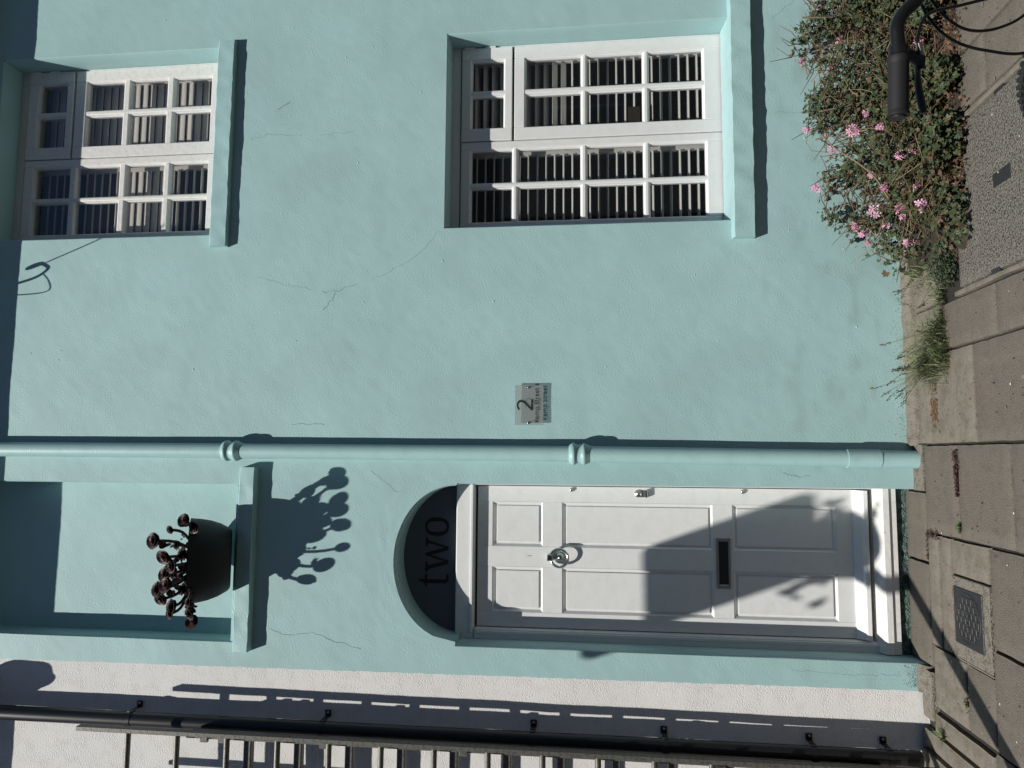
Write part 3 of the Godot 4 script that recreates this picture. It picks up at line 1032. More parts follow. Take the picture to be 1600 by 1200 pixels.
	# gum spots, grit and crumbs of mortar on the slabs
	for kind in [["grit", M.joint, 220, .0015, .005], ["mortar_crumb", M.white_render, 30, .002, .005], ["gum_spot", M.mortar, 26, .006, .013]]:
		var gr = start()
		for i in kind[2]:
			var x = rng.randf_range(-1.15, 2.6)
			var z = rng.randf_range(.08, 1.05)
			if x > .72 and z < .66:
				continue
			var r = rng.randf_range(kind[3], kind[4])
			var p = Vector3(x, .0035 + r * .12, z)
			for k in 6:
				var a = TAU * k / 6
				var b = TAU * (k + 1) / 6
				tri(gr, p, p + Vector3(cos(a) * r, -r * .15, sin(a) * r * .8), p + Vector3(cos(b) * r, -r * .15, sin(b) * r * .8))
		part(kind[0], done(gr), kind[1], pv).set_meta("kind", "stuff")
	# splashed dirt and algae specks on the foot of the teal wall
	var sp = start()
	for i in 700:
		var x = rng.randf_range(.07, 2.7) if i % 4 else rng.randf_range(-1.1, -.99)
		var y = .03 + absf(rng.randfn()) * .028
		var r = rng.randf_range(.0008, .0022)
		var p = Vector3(x, y, wall_z(x, y) + .0022)
		for k in 5:
			tri(sp, p, p + Vector3(cos(TAU * k / 5) * r, sin(TAU * k / 5) * r * 1.4, -.0012), p + Vector3(cos(TAU * (k + 1) / 5) * r, sin(TAU * (k + 1) / 5) * r * 1.4, -.0012))
	part("dirt_specks", done(sp), M.splash_dirt, pv).set_meta("kind", "stuff")
	# stop tap cover
	var t = thing("stop_tap_cover", "square black iron water cover with round ribbed lid in pavement", "manhole cover", Vector3(-.678, 0, .475))
	part("surround", boxm(Vector3(-.860, -.02, .328), Vector3(-.516, .001, .646), .002), M.mortar, t)
	part("frame", boxm(Vector3(-.797, -.015, .355), Vector3(-.557, .006, .596), .003), M.cast_iron, t)
	var c = Vector3(-.677, .006, .475)
	var lid = part("lid", lathem(c, [[.108, 0], [.107, .0025], [.1045, .0025], [.103, .0005], [0.0001, .0005]], 40), M.cast_iron, t)
	st = start()
	for i in 7:
		var x = -.084 + .028 * i
		var hw = sqrt(maxf(0.0, .098 * .098 - x * x))
		cbox(st, Vector3(c.x + x - .0018, .006, c.z - hw), Vector3(c.x + x + .0018, .0095, c.z + hw), .0008)
		for k in 6:
			var z = -.09 + .036 * k + (.018 if i % 2 else 0.0)
			if (x + .014) * (x + .014) + z * z < .0085 and i < 6:
				cbox(st, Vector3(c.x + x + .003, .006, c.z + z - .002), Vector3(c.x + x + .025, .009, c.z + z + .002), .0008)
	part("ribs", done(st), M.iron_worn, lid)
	var tm = TextMesh.new()
	var f = SystemFont.new()
	f.font_names = PackedStringArray(["Droid Sans"])
	tm.font = f
	tm.font_size = 32
	tm.text = "Water"
	tm.pixel_size = .001
	tm.depth = .002
	var lo = part("lettering", tm, M.iron_worn, lid, Vector3(c.x, .0102, c.z + .004))
	lo.rotation = Vector3(-PI / 2, 0, 0)

# ------------------------------------------------------------------ plaque and pot
func build_plaque() -> void:
	var t = thing("house_number_plaque", "clear square house number plaque reading 2 Kemp Street on standoffs", "sign", Vector3(.257, 1.9, .01))
	part("plate", boxm(Vector3(.153, 1.830, .020), Vector3(.361, 1.979, .025), .0008), M.plaque_glass, t)
	letters("2", false, .229, .286, 1.885, .084, .0256, t)
	letters("Kemp Street", false, .166, .346, 1.846, .030, .0256, t)
	for x in [.164, .350]:
		part("standoff", tubem([Vector3(x, 1.908, -.004), Vector3(x, 1.908, .019)], .0045, 10), M.chrome, t)
		part("screw_cap", lathem(Vector3(x, 1.908, .0255), [[.0075, 0], [.007, .003], [0, .0045]], 14, 2), M.chrome, t)

func rosette(st: SurfaceTool, at: Vector3, dir: Vector3, r: float) -> void:
	var fr = frame_at(dir)
	var s: Vector3 = fr[0]
	var u: Vector3 = fr[1]
	for ring in 4:
		var n = 15 - ring * 3
		var rr = r * (1.0 - ring * .22)
		var lift = .04 + ring * .22
		for k in n:
			var a = TAU * (k + ring * .5) / n
			var o = s * cos(a) + u * sin(a)
			var b = -s * sin(a) + u * cos(a)
			var base = at + dir * r * .1 * ring
			var tip = base + o * rr + dir * rr * lift
			var md = base + o * rr * .65 + dir * rr * (lift * .35)
			var w = rr * .36
			var c = Color(.026, .010, .011).lerp(Color(.12, .055, .055), rng.randf() * (.3 + .25 * ring))
			st.set_color(c)
			tri(st, base, md + b * w, md - b * w)
			quad(st, md + b * w, tip + b * w * .7, tip - b * w * .7, md - b * w)

func build_pot() -> void:
	# the bowl leans out over the sill, its rim turned to the street
	var c = Vector3(-.570, 3.504, .028)
	var lean = Basis(Vector3.RIGHT, deg_to_rad(27.0))
	var t = thing("planter_pot", "black bowl planter leaning out on the sill of the blind window", "planter", c)
	var prof = [[.0001, .0], [.135, .0], [.152, .003], [.164, .014], [.190, .06], [.207, .11], [.217, .165], [.219, .196], [.221, .202], [.222, .208], [.217, .210], [.209, .204], [.200, .185], [.0001, .18]]
	var bowl = part("bowl", lathem(Vector3.ZERO, prof, 56), M.black_pot, t, c)
	bowl.basis = lean
	var so = part("soil", lathem(Vector3(0, .184, 0), [[.2, 0.0], [.1, .006], [.0001, .008]], 24), M.soil, t, c)
	so.basis = lean
	var p = thing("succulent", "dark purple rosette succulent growing in the black bowl", "plant", c + lean * Vector3(0, .19, 0))
	var st = start(true)
	var lf = start()
	var base = c + lean * Vector3(0, .185, 0)
	for h in HEADS:
		var hd = Vector3(h[0], h[1] - .02, h[2])
		hd += (Vector3(0, 1.55, 3.85) - hd) * .024
		var r = h[3] * .98
		var root = base + lean * Vector3((hd.x - base.x) * .5, 0, clampf((hd.z - base.z) * .4, -.1, .12))
		var mid = root.lerp(hd, .5) + Vector3((hd.x - base.x) * .15, -.012, .02)
		st.set_color(Color(.06, .042, .035))
		tube(st, curve([root, mid, hd], 4), .0075, 7)
		var dir = Vector3(rng.randf_range(-.5, .7), rng.randf_range(.1, .8), rng.randf_range(.4, 1.0)).normalized()
		rosette(lf, hd, dir, r * 1.15)
		rosette(lf, hd - dir * r * .35, dir, r * .95)
		rosette(lf, hd + dir * r * .15, dir, r * .6)
		for k in 4:
			var q = root.lerp(hd, rng.randf_range(.3, .85)) + Vector3(rng.randfn(), rng.randfn() * .5, rng.randfn()) * .014
			rosette(lf, q, Vector3(rng.randfn(), .5, rng.randfn()).normalized(), r * rng.randf_range(.3, .6))
	part("stems", done(st), M.stem, p)
	var l = part("leaves", done(lf), M.leaf, p)
	l.set_meta("kind", "stuff")

# ------------------------------------------------------------------ plants on the pavement
func lobed_leaf(st: SurfaceTool, at: Vector3, nrm: Vector3, r: float, c: Color) -> void:
	var fr = frame_at(nrm)
	var spin = rng.randf() * TAU
	var s: Vector3 = fr[0] * cos(spin) + fr[1] * sin(spin)
	var u: Vector3 = fr[1] * cos(spin) - fr[0] * sin(spin)
	var prev = Vector3.ZERO
	var first = true
	st.set_color(c)
	for k in 11:
		var a = -2.5 + 5.0 * k / 10.0
		var rr = r * (1.0 if k % 2 == 1 else .68)
		var p = at + s * cos(a) * rr + u * sin(a) * rr + nrm * r * (.22 if k % 2 == 1 else .02)
		if not first:
			tri(st, at - s * r * .25, prev, p)
		first = false
		prev = p

func bush_top(x: float, z: float) -> float:
	var rise = smoothstep(.82, 1.45, x)
	var h = .10 + (.40 - .06 * smoothstep(1.8, 2.4, x)) * rise
	h *= 1.0 + .16 * sin(x * 7.0) + .22 * broad.get_noise_2d(x * 180, z * 180)
	return .92 * h * smoothstep(-.25, .10, z + .1) * (1.0 - .72 * smoothstep(.16, .66, z))

func flower(parent: Node3D, at: Vector3, r: float, from: Vector3) -> void:
	var st = start()
	var face = Vector3(rng.randf_range(-.4, .3), rng.randf_range(.1, .7), 1).normalized()
	var n = rng.randi_range(4, 7)
	for i in n:
		var fr = frame_at(face)
		var a = TAU * i / n + rng.randf()
		var off = (fr[0] * cos(a) + fr[1] * sin(a)) * r * rng.randf_range(.3, .8)
		var c = at + off + face * rng.randf_range(-.3, .4) * r
		var d = (face + off / r * .8 + Vector3(rng.randfn(), rng.randfn(), rng.randfn()) * .2).normalized()
		var f2 = frame_at(d)
		var pink = Color(.66, .25, .44).lerp(Color(.80, .48, .62), rng.randf())
		var s = rng.randf() * TAU
		for k in 5:
			var b = s + TAU * k / 5
			var o: Vector3 = f2[0] * cos(b) + f2[1] * sin(b)
			var w: Vector3 = -f2[0] * sin(b) + f2[1] * cos(b)
			var l = r * rng.randf_range(.5, .68)
			st.set_color(pink * .8)
			var tip = c + o * l + d * l * .25
			var m1 = c + o * l * .7 + w * l * .28 + d * l * .12
			var m2 = c + o * l * .7 - w * l * .28 + d * l * .12
			tri(st, c, m1, m2)
			st.set_color(pink)
			tri(st, m1, tip, m2)
	var fl = part("flower", done(st), M.petal, parent)
	var stem = start(true)
	stem.set_color(Color(.09, .10, .045))
	tube(stem, curve([from, from.lerp(at, .6) + Vector3(0, .02, .01), at], 4), .0016, 5)
	part("flower_stalk", done(stem), M.stem, fl)

func build_bush() -> void:
	var t = thing("geranium_bush", "sprawling geranium bush with pink flowers and dry stems against teal wall", "bush", Vector3(1.8, 0, .3))
	var lf = start()
	var sm = start(true)
	for i in 20000:
		var x = rng.randf_range(.9, 3.4)
		if rng.randf() > smoothstep(.7, 1.5, x):
			continue
		var z = rng.randf_range(.03, .70)
		var h = bush_top(x, z)
		if h < .02:
			continue
		var dens = broad.get_noise_2d(x * 260 + 30, z * 260 + h * 200)
		if dens < -.10 + .10 * smoothstep(1.3, 1.9, x) * (1.0 - smoothstep(.2, .45, z)):
			continue
		var y = h * (1.0 - pow(rng.randf(), 1.6) * .9) + rng.randf_range(-.01, .03)
		var c = Color(.020, .034, .011).lerp(Color(.055, .075, .024), rng.randf())
		if rng.randf() < .14:
			c = Color(.085, .045, .025).lerp(Color(.11, .08, .035), rng.randf())
		var n = Vector3(rng.randfn() * .6, 1.0, rng.randfn() * .6 + .45).normalized()
		lobed_leaf(lf, Vector3(x, maxf(y, .012), z), n, rng.randf_range(.006, .013) + .012 * pow(rng.randf(), 3.0), c)
	for i in 3400:
		var x = rng.randf_range(.95, 3.3)
		if rng.randf() > smoothstep(.7, 1.6, x):
			continue
		var z = rng.randf_range(.06, .58)
		var h = bush_top(x, z)
		var y = h * rng.randf_range(.15, 1.02)
		var d = Vector3(rng.randfn(), rng.randfn() * .55 + .2, rng.randfn() * .6).normalized()
		var l = rng.randf_range(.05, .19)
		var a = Vector3(x, maxf(y, .01), z)
		var tint = Color(.11, .078, .042).lerp(Color(.25, .195, .115), pow(rng.randf(), 1.5))
		if rng.randf() < .4:
			tint = Color(.10, .055, .035)
		sm.set_color(tint)
		var e = a + d * l
		e.y = maxf(e.y, .008)
		e.z = maxf(e.z, .02)
		tube(sm, [a, a.lerp(e, .5) + Vector3(rng.randfn(), rng.randfn(), rng.randfn()) * l * .1, e], [.0026, .0022, .0012], 4, false)
	# main woody stems
	for i in 26:
		var x = 1.32 + i * .085 + rng.randf_range(-.04, .04)
		var a = Vector3(x, .0, rng.randf_range(.15, .4))
		var top = Vector3(x + rng.randf_range(-.25, .2), bush_top(x, .15) * rng.randf_range(.8, 1.05), rng.randf_range(.08, .3))
		sm.set_color(Color(.20, .155, .10))
		tube(sm, curve([a, a.lerp(top, .5) + Vector3(rng.randfn() * .06, .03, .05), top], 5), .004, 6, false)
	# long stem hanging down out of the mass
	sm.set_color(Color(.22, .17, .11))
	tube(sm, curve([Vector3(1.58, .46, .22), Vector3(1.45, .42, .33), Vector3(1.36, .36, .40), Vector3(1.27, .29, .43), Vector3(1.17, .235, .43)], 6), .0032, 6)
	part("woody_stems", done(sm), M.stem, t).set_meta("kind", "stuff")
	part("foliage", done(lf), M.leaf, t).set_meta("kind", "stuff")
	# red brown dry litter along the edge of the bed
	var dry = start()
	for i in 2000:
		var x = rng.randf_range(1.15, 3.2)
		var z = .595 + rng.randfn() * .05
		var p = Vector3(x, rng.randf_range(.005, .05) * (1.0 + .5 * sin(x * 13)), z)
		var c = Color(.10, .05, .03).lerp(Color(.20, .12, .07), rng.randf())
		lobed_leaf(dry, p, Vector3(rng.randfn(), .7, rng.randfn()).normalized(), rng.randf_range(.004, .010), c)
	part("dry_litter", done(dry), M.leaf, t).set_meta("kind", "stuff")
	# flower heads as [x, y, z, size]
	for f in FLOWERS:
		var at = Vector3(f[0], f[1], f[2])
		at += Vector3(-at.x, 1.55 - at.y, 3.85 - at.z) * (.018 if at.z > .25 else .006)
		var root = Vector3(at.x + rng.randf_range(.0, .10), minf(at.y - .04, bush_top(at.x + .1, at.z) + .02), maxf(.05, at.z - .05))
		if at.x < 1.15:
			root = Vector3(at.x + .15, .12, maxf(.08, at.z - .05))
		flower(t, at, f[3] * rng.randf_range(.6, .95), root)
	# a loose spray of leaves that leans out over the pavement edge
	var sp = start()
	for k in 80:
		var u = rng.randf()
		var p = Vector3(.92 + u * .28, .10 + u * .12 + rng.randfn() * .035, .16 + rng.randfn() * .06)
		lobed_leaf(sp, p, Vector3(rng.randfn() * .5, .6, 1).normalized(), rng.randf_range(.008, .016), Color(.04, .065, .022).lerp(Color(.07, .10, .035), rng.randf()))
	part("leaf_spray", done(sp), M.leaf, t).set_meta("kind", "stuff")

# flower heads: place and size
var FLOWERS := [[2.26, 0.421, 0.18, 0.024], [1.993, 0.514, 0.14, 0.023], [1.905, 0.38, 0.22, 0.026], [2.068, 0.347, 0.2, 0.024], [1.617, 0.28, 0.33, 0.023], [1.541, 0.231, 0.36, 0.026], [1.563, 0.324, 0.28, 0.031], [1.643, 0.488, 0.12, 0.03], [1.502, 0.396, 0.2, 0.03], [1.366, 0.18, 0.44, 0.024], [1.387, 0.126, 0.45, 0.027], [1.308, 0.282, 0.36, 0.025], [1.227, 0.237, 0.4, 0.024], [1.269, 0.079, 0.45, 0.023], [1.214, 0.113, 0.44, 0.024], [1.13, 0.097, 0.44, 0.031], [1.16, 0.241, 0.26, 0.03], [1.339, 0.457, 0.12, 0.03], [1.152, 0.153, 0.34, 0.03], [1.111, 0.141, 0.34, 0.024], [1.118, 0.294, 0.17, 0.025], [1.084, 0.254, 0.17, 0.028], [1.108, 0.173, 0.22, 0.029], [1.015, 0.083, 0.24, 0.031], [1.923, 0.057, 0.4, 0.031], [1.033, 0.241, 0.18, 0.023]]
# rosettes of the succulent: place and size
var HEADS := [[-0.44, 3.763, 0.37, 0.036], [-0.392, 3.719, 0.3, 0.02], [-0.344, 3.649, 0.3, 0.03], [-0.392, 3.649, 0.2, 0.026], [-0.522, 3.718, 0.35, 0.033], [-0.52, 3.676, 0.25, 0.034], [-0.567, 3.686, 0.33, 0.032], [-0.613, 3.736, 0.3, 0.036], [-0.635, 3.752, 0.2, 0.02], [-0.657, 3.699, 0.35, 0.034], [-0.689, 3.772, 0.3, 0.036], [-0.746, 3.781, 0.25, 0.032], [-0.793, 3.75, 0.2, 0.036], [-0.829, 3.759, 0.2, 0.024], [-0.865, 3.637, 0.2, 0.032], [-0.814, 3.622, 0.25, 0.03], [-0.708, 3.72, 0.15, 0.032], [-0.598, 3.677, 0.2, 0.026], [-0.747, 3.603, 0.3, 0.022], [-0.474, 3.709, 0.25, 0.024]]

func grass(called: String, label: String, spots: Array, blades: int, h: float, lean: float, cols: Array, seeds := 0) -> void:
	var t = thing(called, label, "grass", Vector3(spots[0][0], 0, spots[0][1]), "grass in the pavement joints")
	var st = start()
	for i in blades:
		var s: Array = spots[rng.randi() % spots.size()]
		var a = Vector3(s[0] + rng.randfn() * s[2], .0, s[1] + rng.randfn() * s[2] * .35)
		var d = Vector3(rng.randfn() - .25, 0, rng.randfn() + .1).normalized()
		var l = h * s[3] * rng.randf_range(.45, 1.1)
		var w = rng.randf_range(.0013, .0034)
		var side = d.cross(Vector3.UP).normalized()
		var c: Color = cols[rng.randi() % cols.size()]
		c = c.lerp(c * 1.4, rng.randf())
		st.set_color(c)
		var prev = a
		var pw = w
		for k in 4:
			var f = (k + 1) / 4.0
			var p = a + Vector3.UP * l * f * (1.0 - .35 * f * lean) + d * l * lean * f * f
			var nw = w * (1.0 - f * .95)
			quad(st, prev - side * pw, prev + side * pw, p + side * nw, p - side * nw)
			prev = p
			pw = nw
	part("blades", done(st), M.leaf, t).set_meta("kind", "stuff")
	if seeds > 0:
		var sd = start()
		for i in seeds:
			var s: Array = spots[rng.randi() % spots.size()]
			var a = Vector3(s[0] + rng.randfn() * s[2], 0, s[1] + rng.randfn() * .02)
			var d = Vector3(rng.randf_range(-1, .3), rng.randf_range(.7, 1.3), rng.randf_range(-.3, .8)).normalized()
			var l = h * rng.randf_range(.9, 1.7)
			var tip = a + d * l + Vector3(0, -.02, .01)
			sd.set_color(Color(.10, .11, .06))
			tube(sd, [a, a.lerp(tip, .5) + Vector3(0, .01, 0), tip], .0008, 4, false)
			sd.set_color(Color(.13, .13, .085))
			for k in 9:
				var p = tip - d * .05 * (k / 9.0) + Vector3(rng.randfn(), rng.randfn(), rng.randfn()) * .003
				var e = p + d * .014
				var w = d.cross(Vector3(rng.randfn(), rng.randfn(), 1)).normalized() * .0028
				tri(sd, p, p.lerp(e, .5) + w, e)
				tri(sd, p, e, p.lerp(e, .5) - w)
		part("seed_heads", done(sd), M.leaf, t).set_meta("kind", "stuff")

func build_weeds() -> void:
	var green = [Color(.08, .115, .04), Color(.105, .145, .06), Color(.15, .17, .085), Color(.20, .185, .11)]
	grass("grass_tuft", "tall grass tuft with seed heads growing by the teal wall", [[.46, .30, .040, 1.0], [.50, .34, .055, .95], [.42, .27, .035, 1.0], [.55, .37, .04, .8], [.47, .40, .05, .6]], 620, .21, .8, green, 22)
	grass("grass_tuft", "thin line of grass growing along the joint beside the concrete strip", [[.62, .37, .035, .6], [.70, .38, .04, .5], [.78, .37, .05, .5], [.86, .26, .05, .45], [.9, .16, .05, .6]], 340, .13, .9, green, 10)
	grass("grass_tuft", "small grass tuft at the foot of the white wall", [[-1.245, .20, .012, 1.0]], 60, .07, 1.0, green)
	grass("grass_tuft", "tiny green weed in the joint above the iron cover", [[-.30, .44, .010, 1.0]], 60, .03, 1.0, [Color(.04, .075, .02), Color(.06, .09, .03)])
	grass("grass_tuft", "wisp of grass in the slab joint beside the lamp shadow", [[-1.04, .42, .012, 1.0]], 26, .04, 1.1, green)
	var t = thing("pavement_shrub", "low dense dark green plant at the corner of the pebble slab", "plant", Vector3(.84, 0, .47))
	var st = start()
	for i in 1500:
		var d = Vector3(rng.randfn(), absf(rng.randfn()), rng.randfn()).normalized() * pow(rng.randf(), .4)
		var p = Vector3(.845, .0, .455) + Vector3(d.x * .105, d.y * .085, d.z * .075)
		lobed_leaf(st, p, Vector3(rng.randfn() * .5, .8, rng.randfn() * .5).normalized(), rng.randf_range(.003, .007), Color(.028, .045, .022).lerp(Color(.06, .08, .04), rng.randf()))
	part("foliage", done(st), M.leaf, t).set_meta("kind", "stuff")
	t = thing("moss_patch", "dark red moss growing in the slab joint below the downpipe", "moss", Vector3(-.02, 0, .43))
	st = start()
	for i in 420:
		var u = rng.randf()
		var p = Vector3(lerpf(.03, -.17, u) , rng.randf_range(.0, .012), .432 + rng.randfn() * .012 * (1.2 - u))
		lobed_leaf(st, p, Vector3(rng.randfn() * .5, 1, rng.randfn() * .5).normalized(), rng.randf_range(.003, .006), Color(.045, .016, .016).lerp(Color(.08, .03, .025), rng.randf()))
	for i in 200:
		var p = Vector3(-.357 + rng.randfn() * .010, rng.randf_range(.0, .008), .11 + rng.randf() * .11)
		if i > 120:
			p = Vector3(-.36 - rng.randf() * .12, rng.randf_range(-.004, .004), .105 + rng.randfn() * .006)
		lobed_leaf(st, p, Vector3(rng.randfn() * .5, 1, rng.randfn() * .5).normalized(), rng.randf_range(.003, .006), Color(.045, .018, .016).lerp(Color(.07, .03, .022), rng.randf()))
	part("moss", done(st), M.leaf, t).set_meta("kind", "stuff")

# ------------------------------------------------------------------ bicycle beside the camera
func build_bicycle() -> void:
	var t = thing("bicycle", "black bicycle with rubber grips and looping brake cables by the bush", "bicycle", Vector3(.9, 0, 2.3))
	# handlebar
	var bar = [Vector3(.575, 1.053, 2.613), Vector3(.66, 1.052, 2.622), Vector3(.69, 1.053, 2.624), Vector3(.712, 1.053, 2.624), Vector3(.738, 1.040, 2.618), Vector3(.768, 1.012, 2.608), Vector3(.80, 1.002, 2.602), Vector3(.97, 1.0, 2.598)]
	var whole = bar.duplicate()
	for i in range(bar.size() - 2, -1, -1):
		var p: Vector3 = bar[i]
		whole.append(Vector3(1.94 - p.x, p.y, p.z + .02))
	var hb = part("handlebar", tubem(curve(whole, 5), .0112, 16), M.black_metal, t)
	for s in [0, 1]:
		var f = func(p: Vector3) -> Vector3:
			return p if s == 0 else Vector3(1.94 - p.x, p.y, p.z + .02)
		var g0: Vector3 = f.call(Vector3(.562, 1.053, 2.613))
		var g1: Vector3 = f.call(Vector3(.660, 1.052, 2.622))
		var pts = []
		var rad = []
		for k in 29:
			pts.append(g0.lerp(g1, k / 28.0))
			rad.append(.0158 + (.0005 if k % 2 else 0.0) + (.0016 if k > 25 or k < 2 else 0.0))
		var gr = part("grip", tubem(pts, rad, 20), M.rubber_dull, t)
		var ax = (g1 - g0).normalized()
		part("end_plug", tubem([g0 - ax * .004, g0 + ax * .001], .0115, 16), M.rubber, gr)
		part("clamp", tubem([g1 + ax * .002, g1 + ax * .016], .0155, 18), M.black_metal, hb)
		# brake lever
		var lv = start(true)
		var lp = []
		for q in [Vector3(.668, 1.012, 2.608), Vector3(.652, 1.009, 2.590), Vector3(.632, 1.003, 2.575), Vector3(.612, .998, 2.569), Vector3(.598, .995, 2.567), Vector3(.586, .993, 2.567)]:
			lp.append(f.call(q))
		tube(lv, curve(lp, 4), [.004, .004, .0045, .005, .0045, .0045, .005, .0055, .006, .006, .0065, .0065, .0065, .0065, .0065, .0065, .0065, .006, .006, .006, .0055], 8)
		part("brake_lever", done(lv), M.grey_metal, t)
		var a: Vector3 = f.call(Vector3(.672, 1.040, 2.615))
		var b: Vector3 = f.call(Vector3(.664, 1.010, 2.600))
		part("lever_bracket", tubem([a, b, f.call(Vector3(.650, 1.008, 2.596))], [.009, .011, .008], 10), M.black_metal, t)
		part("barrel_adjuster", tubem([f.call(Vector3(.668, 1.012, 2.612)), f.call(Vector3(.684, 1.018, 2.620))], .0045, 10), M.brushed_steel, t)
	for c in [[Vector3(.682, 1.020, 2.620), Vector3(.697, 1.019, 2.621), Vector3(.729, 1.006, 2.613), Vector3(.748, .983, 2.602), Vector3(.770, .931, 2.578), Vector3(.80, .854, 2.551), Vector3(.85, .74, 2.50)],
			[Vector3(.79, 1.02, 2.60), Vector3(.773, 1.004, 2.596), Vector3(.753, .987, 2.583), Vector3(.725, .963, 2.577), Vector3(.711, .926, 2.561), Vector3(.705, .877, 2.545), Vector3(.712, .799, 2.516), Vector3(.76, .70, 2.48), Vector3(.86, .62, 2.46)],
			[Vector3(.81, .995, 2.58), Vector3(.785, .974, 2.574), Vector3(.761, .956, 2.57), Vector3(.745, .921, 2.554), Vector3(.75, .877, 2.529), Vector3(.769, .827, 2.505), Vector3(.802, .776, 2.482), Vector3(.86, .72, 2.46)]]:
		part("brake_cable", tubem(curve(c, 8), .0027, 8), M.cable_black, t)
	# wheels, fork and frame; heading towards the wall, front wheel turned
	var head = Vector3(-.34, 0, -.94).normalized()
	var side = Vector3(.94, 0, -.34)
	var fw = Vector3(.955, .325, 2.60) + head * .30
	var rw = fw + Vector3(.22, 0, 1.02)
	for w in [[fw, side, head], [rw, Vector3(1, 0, -.2).normalized(), Vector3(-.2, 0, -1).normalized()]]:
		var c: Vector3 = w[0]
		var hd: Vector3 = w[2]
		var ty = []
		var ri = []
		for k in 49:
			var a = TAU * k / 48
			ty.append(c + (hd * cos(a) + Vector3.UP * sin(a)) * .312)
			ri.append(c + (hd * cos(a) + Vector3.UP * sin(a)) * .285)
		var wl = Node3D.new()
		wl.name = "wheel"
		t.add_child(wl, true)
		wl.position = c - t.position
		part("tyre", tubem(ty, .023, 12, false), M.rubber, wl)
		part("rim", tubem(ri, .011, 8, false), M.brushed_steel, wl)
		var kb = start()
		for k in 90:
			var a = TAU * k / 90
			var o = hd * cos(a) + Vector3.UP * sin(a)
			for s in [-1.0, 1.0]:
				var p: Vector3 = c + o * .3315 + w[1] * s * .011
				cbox(kb, p - Vector3(.0045, .0045, .0045), p + Vector3(.0045, .0045, .0045), .001)
		part("tread", done(kb), M.rubber, wl).set_meta("kind", "stuff")
		var sp = start()
		for k in 24:
			var a = TAU * k / 24
			tube(sp, [c + w[1] * (.02 if k % 2 else -.02), c + (hd * cos(a) + Vector3.UP * sin(a)) * .28], .001, 4, false)
		part("spokes", done(sp), M.brushed_steel, wl)
		part("hub", tubem([c - w[1] * .04, c + w[1] * .04], .016, 12), M.black_metal, wl)
	var crown: Vector3 = fw + Vector3(0, .38, 0) - head * .10
	var stem = Vector3(.97, .99, 2.60)
	for s in [-1.0, 1.0]:
		part("fork_leg", tubem([fw + side * s * .05, crown + side * s * .045], .012, 10), M.black_metal, t)
	part("steerer", tubem([crown - Vector3(0, .02, 0), crown.lerp(stem, .75)], .019, 14), M.black_metal, t)
	part("stem", tubem([crown.lerp(stem, .72) + Vector3(0, .02, .0), stem], .016, 12), M.black_metal, t)
	var hd2 = crown.lerp(stem, .35)
	var bb = rw + Vector3(-.09, -.05, -.42)
	var seat = rw + Vector3(-.02, .50, -.22)
	part("top_tube", tubem([crown.lerp(stem, .6), seat - Vector3(0, .06, 0)], .016, 12), M.black_metal, t)
	part("down_tube", tubem([hd2, bb], .019, 12), M.black_metal, t)
	part("seat_tube", tubem([bb, seat], .016, 12), M.black_metal, t)
	for s in [-1.0, 1.0]:
		part("chain_stay", tubem([bb, rw + Vector3(s * .06, 0, 0)], .009, 8), M.black_metal, t)
		part("seat_stay", tubem([seat - Vector3(0, .06, 0), rw + Vector3(s * .06, 0, 0)], .008, 8), M.black_metal, t)
	part("seat_post", tubem([seat, seat + Vector3(.01, .14, .03)], .013, 10), M.black_metal, t)
	var sd = start(true)
	tube(sd, [seat + Vector3(-.01, .16, -.13), seat + Vector3(0, .165, -.02), seat + Vector3(.01, .16, .08), seat + Vector3(.015, .165, .14)], [.018, .028, .06, .055], 14)
	part("saddle", done(sd), M.rubber, t)

